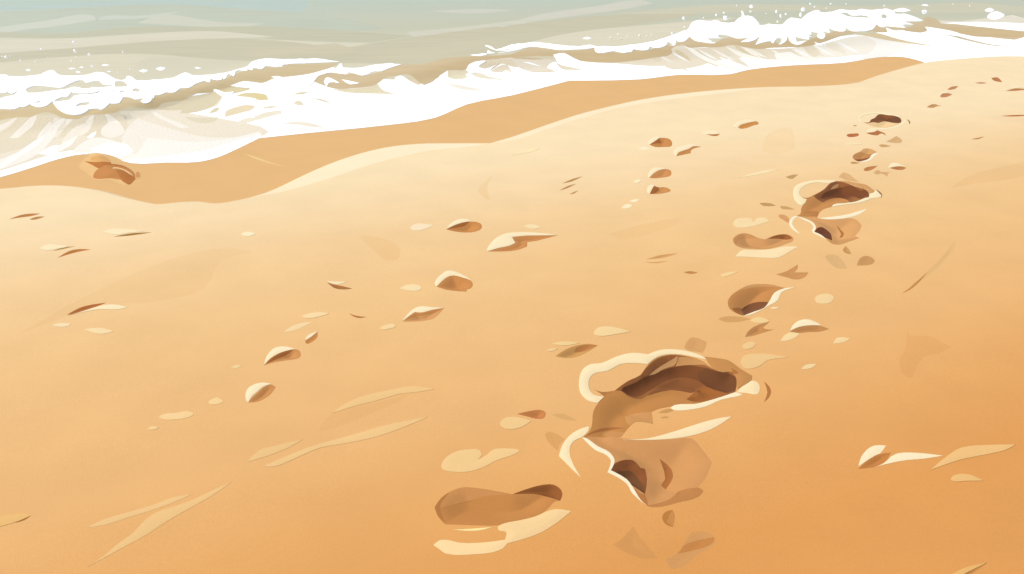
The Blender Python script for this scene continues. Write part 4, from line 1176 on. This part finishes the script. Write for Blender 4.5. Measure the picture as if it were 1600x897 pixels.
# strands of foam trailing down the face on the left
for s in [("wd", "885,405! 910,398 1000,430 1110,420! 1000,480 960,460"),
          ("we", "160,335! 240,330 340,365 480,362 600,350 640,335! 600,385 560,430 300,430 170,410! 260,375"),
          ("we", "340,350! 398,335 390,350"),
          ("wd", "1160,325! 1220,315 1300,325 1595,365! 1400,370 1250,385 1065,362!"),
          ]:
    lp += foam(P(*s), height=0.01, name='foam_strand', bump=0.001)
emit('breaking_wave', lp, 'wave', 'small breaking wave on the left with ragged white crest over a sandy brown face', 'waves breaking along the shore')

mid_crest = P('we', "600,365! 640,330 780,280 850,225 882,192 905,245! 1040,253 1180,225 1400,203 1515,203! 1400,240 1300,277! 1200,285 1190,295 1100,320 1030,300! 960,290 950,305 900,303 790,287! 650,322")
right_outer = (P('wf', "230,240! 400,240 412,190! 470,215 530,220 640,205! 560,195 490,190 380,140! 440,148 500,185 600,155 760,135 900,120 1040,130 1200,155 1350,160 1500,140")
               + P('g20', "520,290 600,298 760,285 880,260 960,235 1040,205 1090,190 1130,135 1240,140! 1260,125 1330,150 1380,145 1410,115 1430,105 1428,65! 1440,75 1450,100 1500,105 1545,155! 1510,165 1560,165 1595,150")
               + P('wg', "1180,275 1300,185 1400,210! 1480,140 1595,110")
               + P('wh', "270,115 300,140 480,105 620,120 700,95 750,115 850,110 1050,120 1060,160! 1200,160 1290,190 1345,220! 1140,225! 1252,258! 1130,262 1165,290! 1050,280 960,268! 950,280 900,280 865,250! 820,310 610,325! 560,300 538,280! 540,322 440,320 360,290! 382,340! 330,335 250,340 160,322! 190,355 160,375 190,385! 160,395 165,415! 90,400 20,380! 40,470!")
               + P('wg', "1300,440 1270,375! 1250,430 1180,470! 1215,400! 1160,400 1120,450! 1100,440 1090,430! 1000,445 930,470! 985,377! 900,430 780,437! 870,395! 740,400 640,365 560,360! 545,385 612,400! 430,400! 510,452! 400,440 300,420 250,380! 200,430 130,435! 115,415! 100,470!")
               + P('g20', "1000,278! 975,262 960,285 900,300 860,290! 850,312 760,308! 745,325 725,325 700,332 640,320! 620,322 560,332 520,322 515,298! 480,305 400,310 300,313 220,300! 120,293 0,320"))
right_holes = [P('wh', "470,155 550,132 600,160 760,165 812,202! 740,192 660,195 580,182 540,160"),
               P('wh', "375,208! 420,195 470,195! 430,215"),
               P('wh', "912,168 935,148 970,165 950,208"),
               P('wh', "225,215! 260,195 278,203! 260,216"),
               P('wh', "262,298! 290,282 318,282 318,298!"),
               P('wf', "578,185! 620,180 690,195! 640,192"),]
rp = pieces_face(fr, 'DAC193') + foam(mid_crest, height=0.02, bump=0.002) + foam(right_outer, right_holes, height=0.024, bump=0.004)
for s in [("we", "705,385! 730,345 780,350 870,400! 760,395 735,432"),
          ("we", "890,362! 960,375 1075,400! 980,412"),
          ("we", "1265,405! 1345,370 1480,430 1595,470 1700,520! 1500,505 1330,460"),
          ("we", "1440,350! 1500,322 1600,380 1700,430 1800,470! 1640,450 1540,390"),
          ("wf", "190,400! 220,340 400,308! 320,360 380,385 530,330! 440,400 500,435 650,435 700,480! 480,470 320,425 230,420"),
          ("wf", "1095,240! 1200,222 1280,260 1380,305 1595,325! 1700,380 1595,400 1440,400 1300,370 1180,340 1130,290"),
          ("wf", "1030,370! 1060,335 1120,315 1140,370 1120,410!"),
          ("wf", "785,315! 850,320 975,365! 900,345"),
          ("wh", "245,375 260,345 310,342 330,370 315,400 275,402"),
          ("g30", "1075,146! 1150,148 1300,165 1600,196 1800,215! 1800,165! 1600,150 1300,140"),
          ("wg", "1545,438! 1595,455 1640,480! 1580,465"),
          ("wh", "1365,280! 1480,295 1700,340 1800,390! 1595,362 1400,310"),
          ("wh", "960,290! 1050,320 1200,330 1500,380 1800,440! 1500,420 1200,400 980,330"),
          ]:
    rp += foam(P(*s), height=0.01, name='foam_strand', bump=0.001)
emit('breaking_wave', rp, 'wave', 'long breaking wave from the middle to the right with a splashing white crest', 'waves breaking along the shore')

# ------------------------------------------------------------ flat foam flecks on the water behind the waves
FL = [("wc", "1445,205 1490,192 1540,200 1500,215"), ("wd", "120,205 160,192 205,200 190,215 150,218"), ("wd", "290,182 330,170 390,175 370,195 320,198"),
      ("wd", "690,172! 730,168 765,175 720,182"), ("wc", "1055,147 1090,137 1140,145 1090,153"), ("wc", "710,183 750,174 790,180 750,188"),
      ("wc", "820,170! 850,160 870,170"), ("wc", "270,198 300,186 320,198 300,207"), ("wf", "1400,68! 1440,58 1490,65 1450,76"),
      ("g20", "440,240 465,232 495,238 470,244"), ("wc", "785,215 810,208 840,218 810,226"), ("wc", "1110,213! 1150,207 1150,216"),
      ("g30", "780,65 830,52 890,65 840,75"), ("g30", "1350,65 1380,50 1410,62 1390,75"), ("g30", "1365,105 1390,80 1430,72 1475,95 1440,118 1390,120"),
      ("g30", "955,32! 990,28 1000,38"), ("g30", "960,72 970,62 990,68 985,82 965,85")]
for i, s in enumerate(FL):
    pc = relief_mound([dict(px=P(*s), name='foam', mat=foammat(), outer=True)], 0.012, sea_z, width=0.05, skirt=0.02)
    emit('foam_fleck', pc, 'foam fleck', 'small flat fleck of white foam floating on the water behind the breaking waves', 'foam flecks on the water')

# ------------------------------------------------------------ spray droplets thrown up over the crests
DROPS_L = [(115, 66, 3.0), (64, 77, 2.4), (117, 80, 3.0), (139, 85, 2.6), (74, 89, 1.3), (32, 95, 2.0), (55, 96, 1.4), (119, 89, 1.3), (111, 95, 1.5),
           (192, 81, 1.8), (144, 104, 2.4), (9, 89, 3.0), (3, 88, 1.2), (16, 88, 1.3), (203, 108, 1.5), (184, 113, 1.6), (120, 112, 1.5), (65, 142, 1.4)]
DROPS_R = [(1174, 10, 3.6), (1173, 18, 2.0), (1131, 20, 1.8), (1119, 24, 2.4), (1133, 28, 4.6), (1068, 29, 3.4), (1099, 28, 1.6), (1069, 42, 1.3), (1151, 9, 1.3),
           (1050, 52, 2.2), (1213, 18, 2.6), (1220, 25, 2.8), (1228, 22, 2.0), (1255, 15, 4.6), (1266, 6, 1.9), (1273, 11, 1.7), (1298, 6, 1.5), (1291, 13, 1.2),
           (1197, 21, 1.0), (1215, 34, 2.0), (1251, 23, 3.2), (966, 54, 2.4), (999, 56, 2.2), (954, 60, 1.8), (980, 57, 1.4), (1018, 54, 1.6), (1010, 58, 1.2),
           (971, 62, 1.3), (1382, 9, 1.6), (1443, 18, 3.0), (1489, 7, 1.3), (1515, 9, 1.1), (1322, 6, 1.2), (1240, 42, 1.4)]
rnd = random.Random(5)
def drop_mesh(seed):
    bm = bmesh.new()
    bmesh.ops.create_icosphere(bm, subdivisions=2, radius=1.0)
    r = random.Random(seed)
    k = [r.uniform(1.5, 3.5) for _ in range(3)]
    for v in bm.verts:
        f = 1 + 0.16 * math.sin(k[0] * v.co.x + seed) + 0.14 * math.sin(k[1] * v.co.z + 2 * seed) + 0.1 * math.sin(k[2] * v.co.y)
        v.co *= f
    me = bpy.data.meshes.new('spray_drop')
    bm.to_mesh(me); bm.free()
    me.polygons.foreach_set('use_smooth', [True] * len(me.polygons))
    me.materials.append(foammat())
    return me
dms = [drop_mesh(s) for s in range(5)]
for side, drops, cr, A in (('left', DROPS_L, crest_l, A_L), ('right', DROPS_R, crest_r, A_R)):
    for u, v, r in drops:
        d = ray(u, v)
        # stands over the wave crest: march to the crest distance, stay above the water
        t = 6.0
        for _ in range(40):
            x = d[0] * t
            yc = np.interp(x, cr[:, 0], cr[:, 1]) + 0.9
            t += (yc / max(d[1], 1e-3) - t) * 0.5
        p = np.array([d[0] * t, d[1] * t, CAM_H + d[2] * t])
        if p[2] < float(sea_z(p[0], p[1])) + 0.02:
            h = hit_surface(u, v, sea_z)
            p = np.array([h[0], h[1], float(sea_z(h[0], h[1])) + 0.01])
        o = bpy.data.objects.new('spray_drop', dms[rnd.randrange(5)])
        s = r * t / FOC * 0.72
        o.scale = (s * rnd.uniform(0.85, 1.15), s, s * rnd.uniform(0.85, 1.2))
        o.rotation_euler = (rnd.uniform(-0.5, 0.5), rnd.uniform(-0.5, 0.5), rnd.uniform(0, 6))
        o.location = p
        COL.objects.link(o)
        tag(o, 'small white drop of spray in the air above the %s breaking wave' % side, 'spray drop', 'spray above the %s wave' % side)
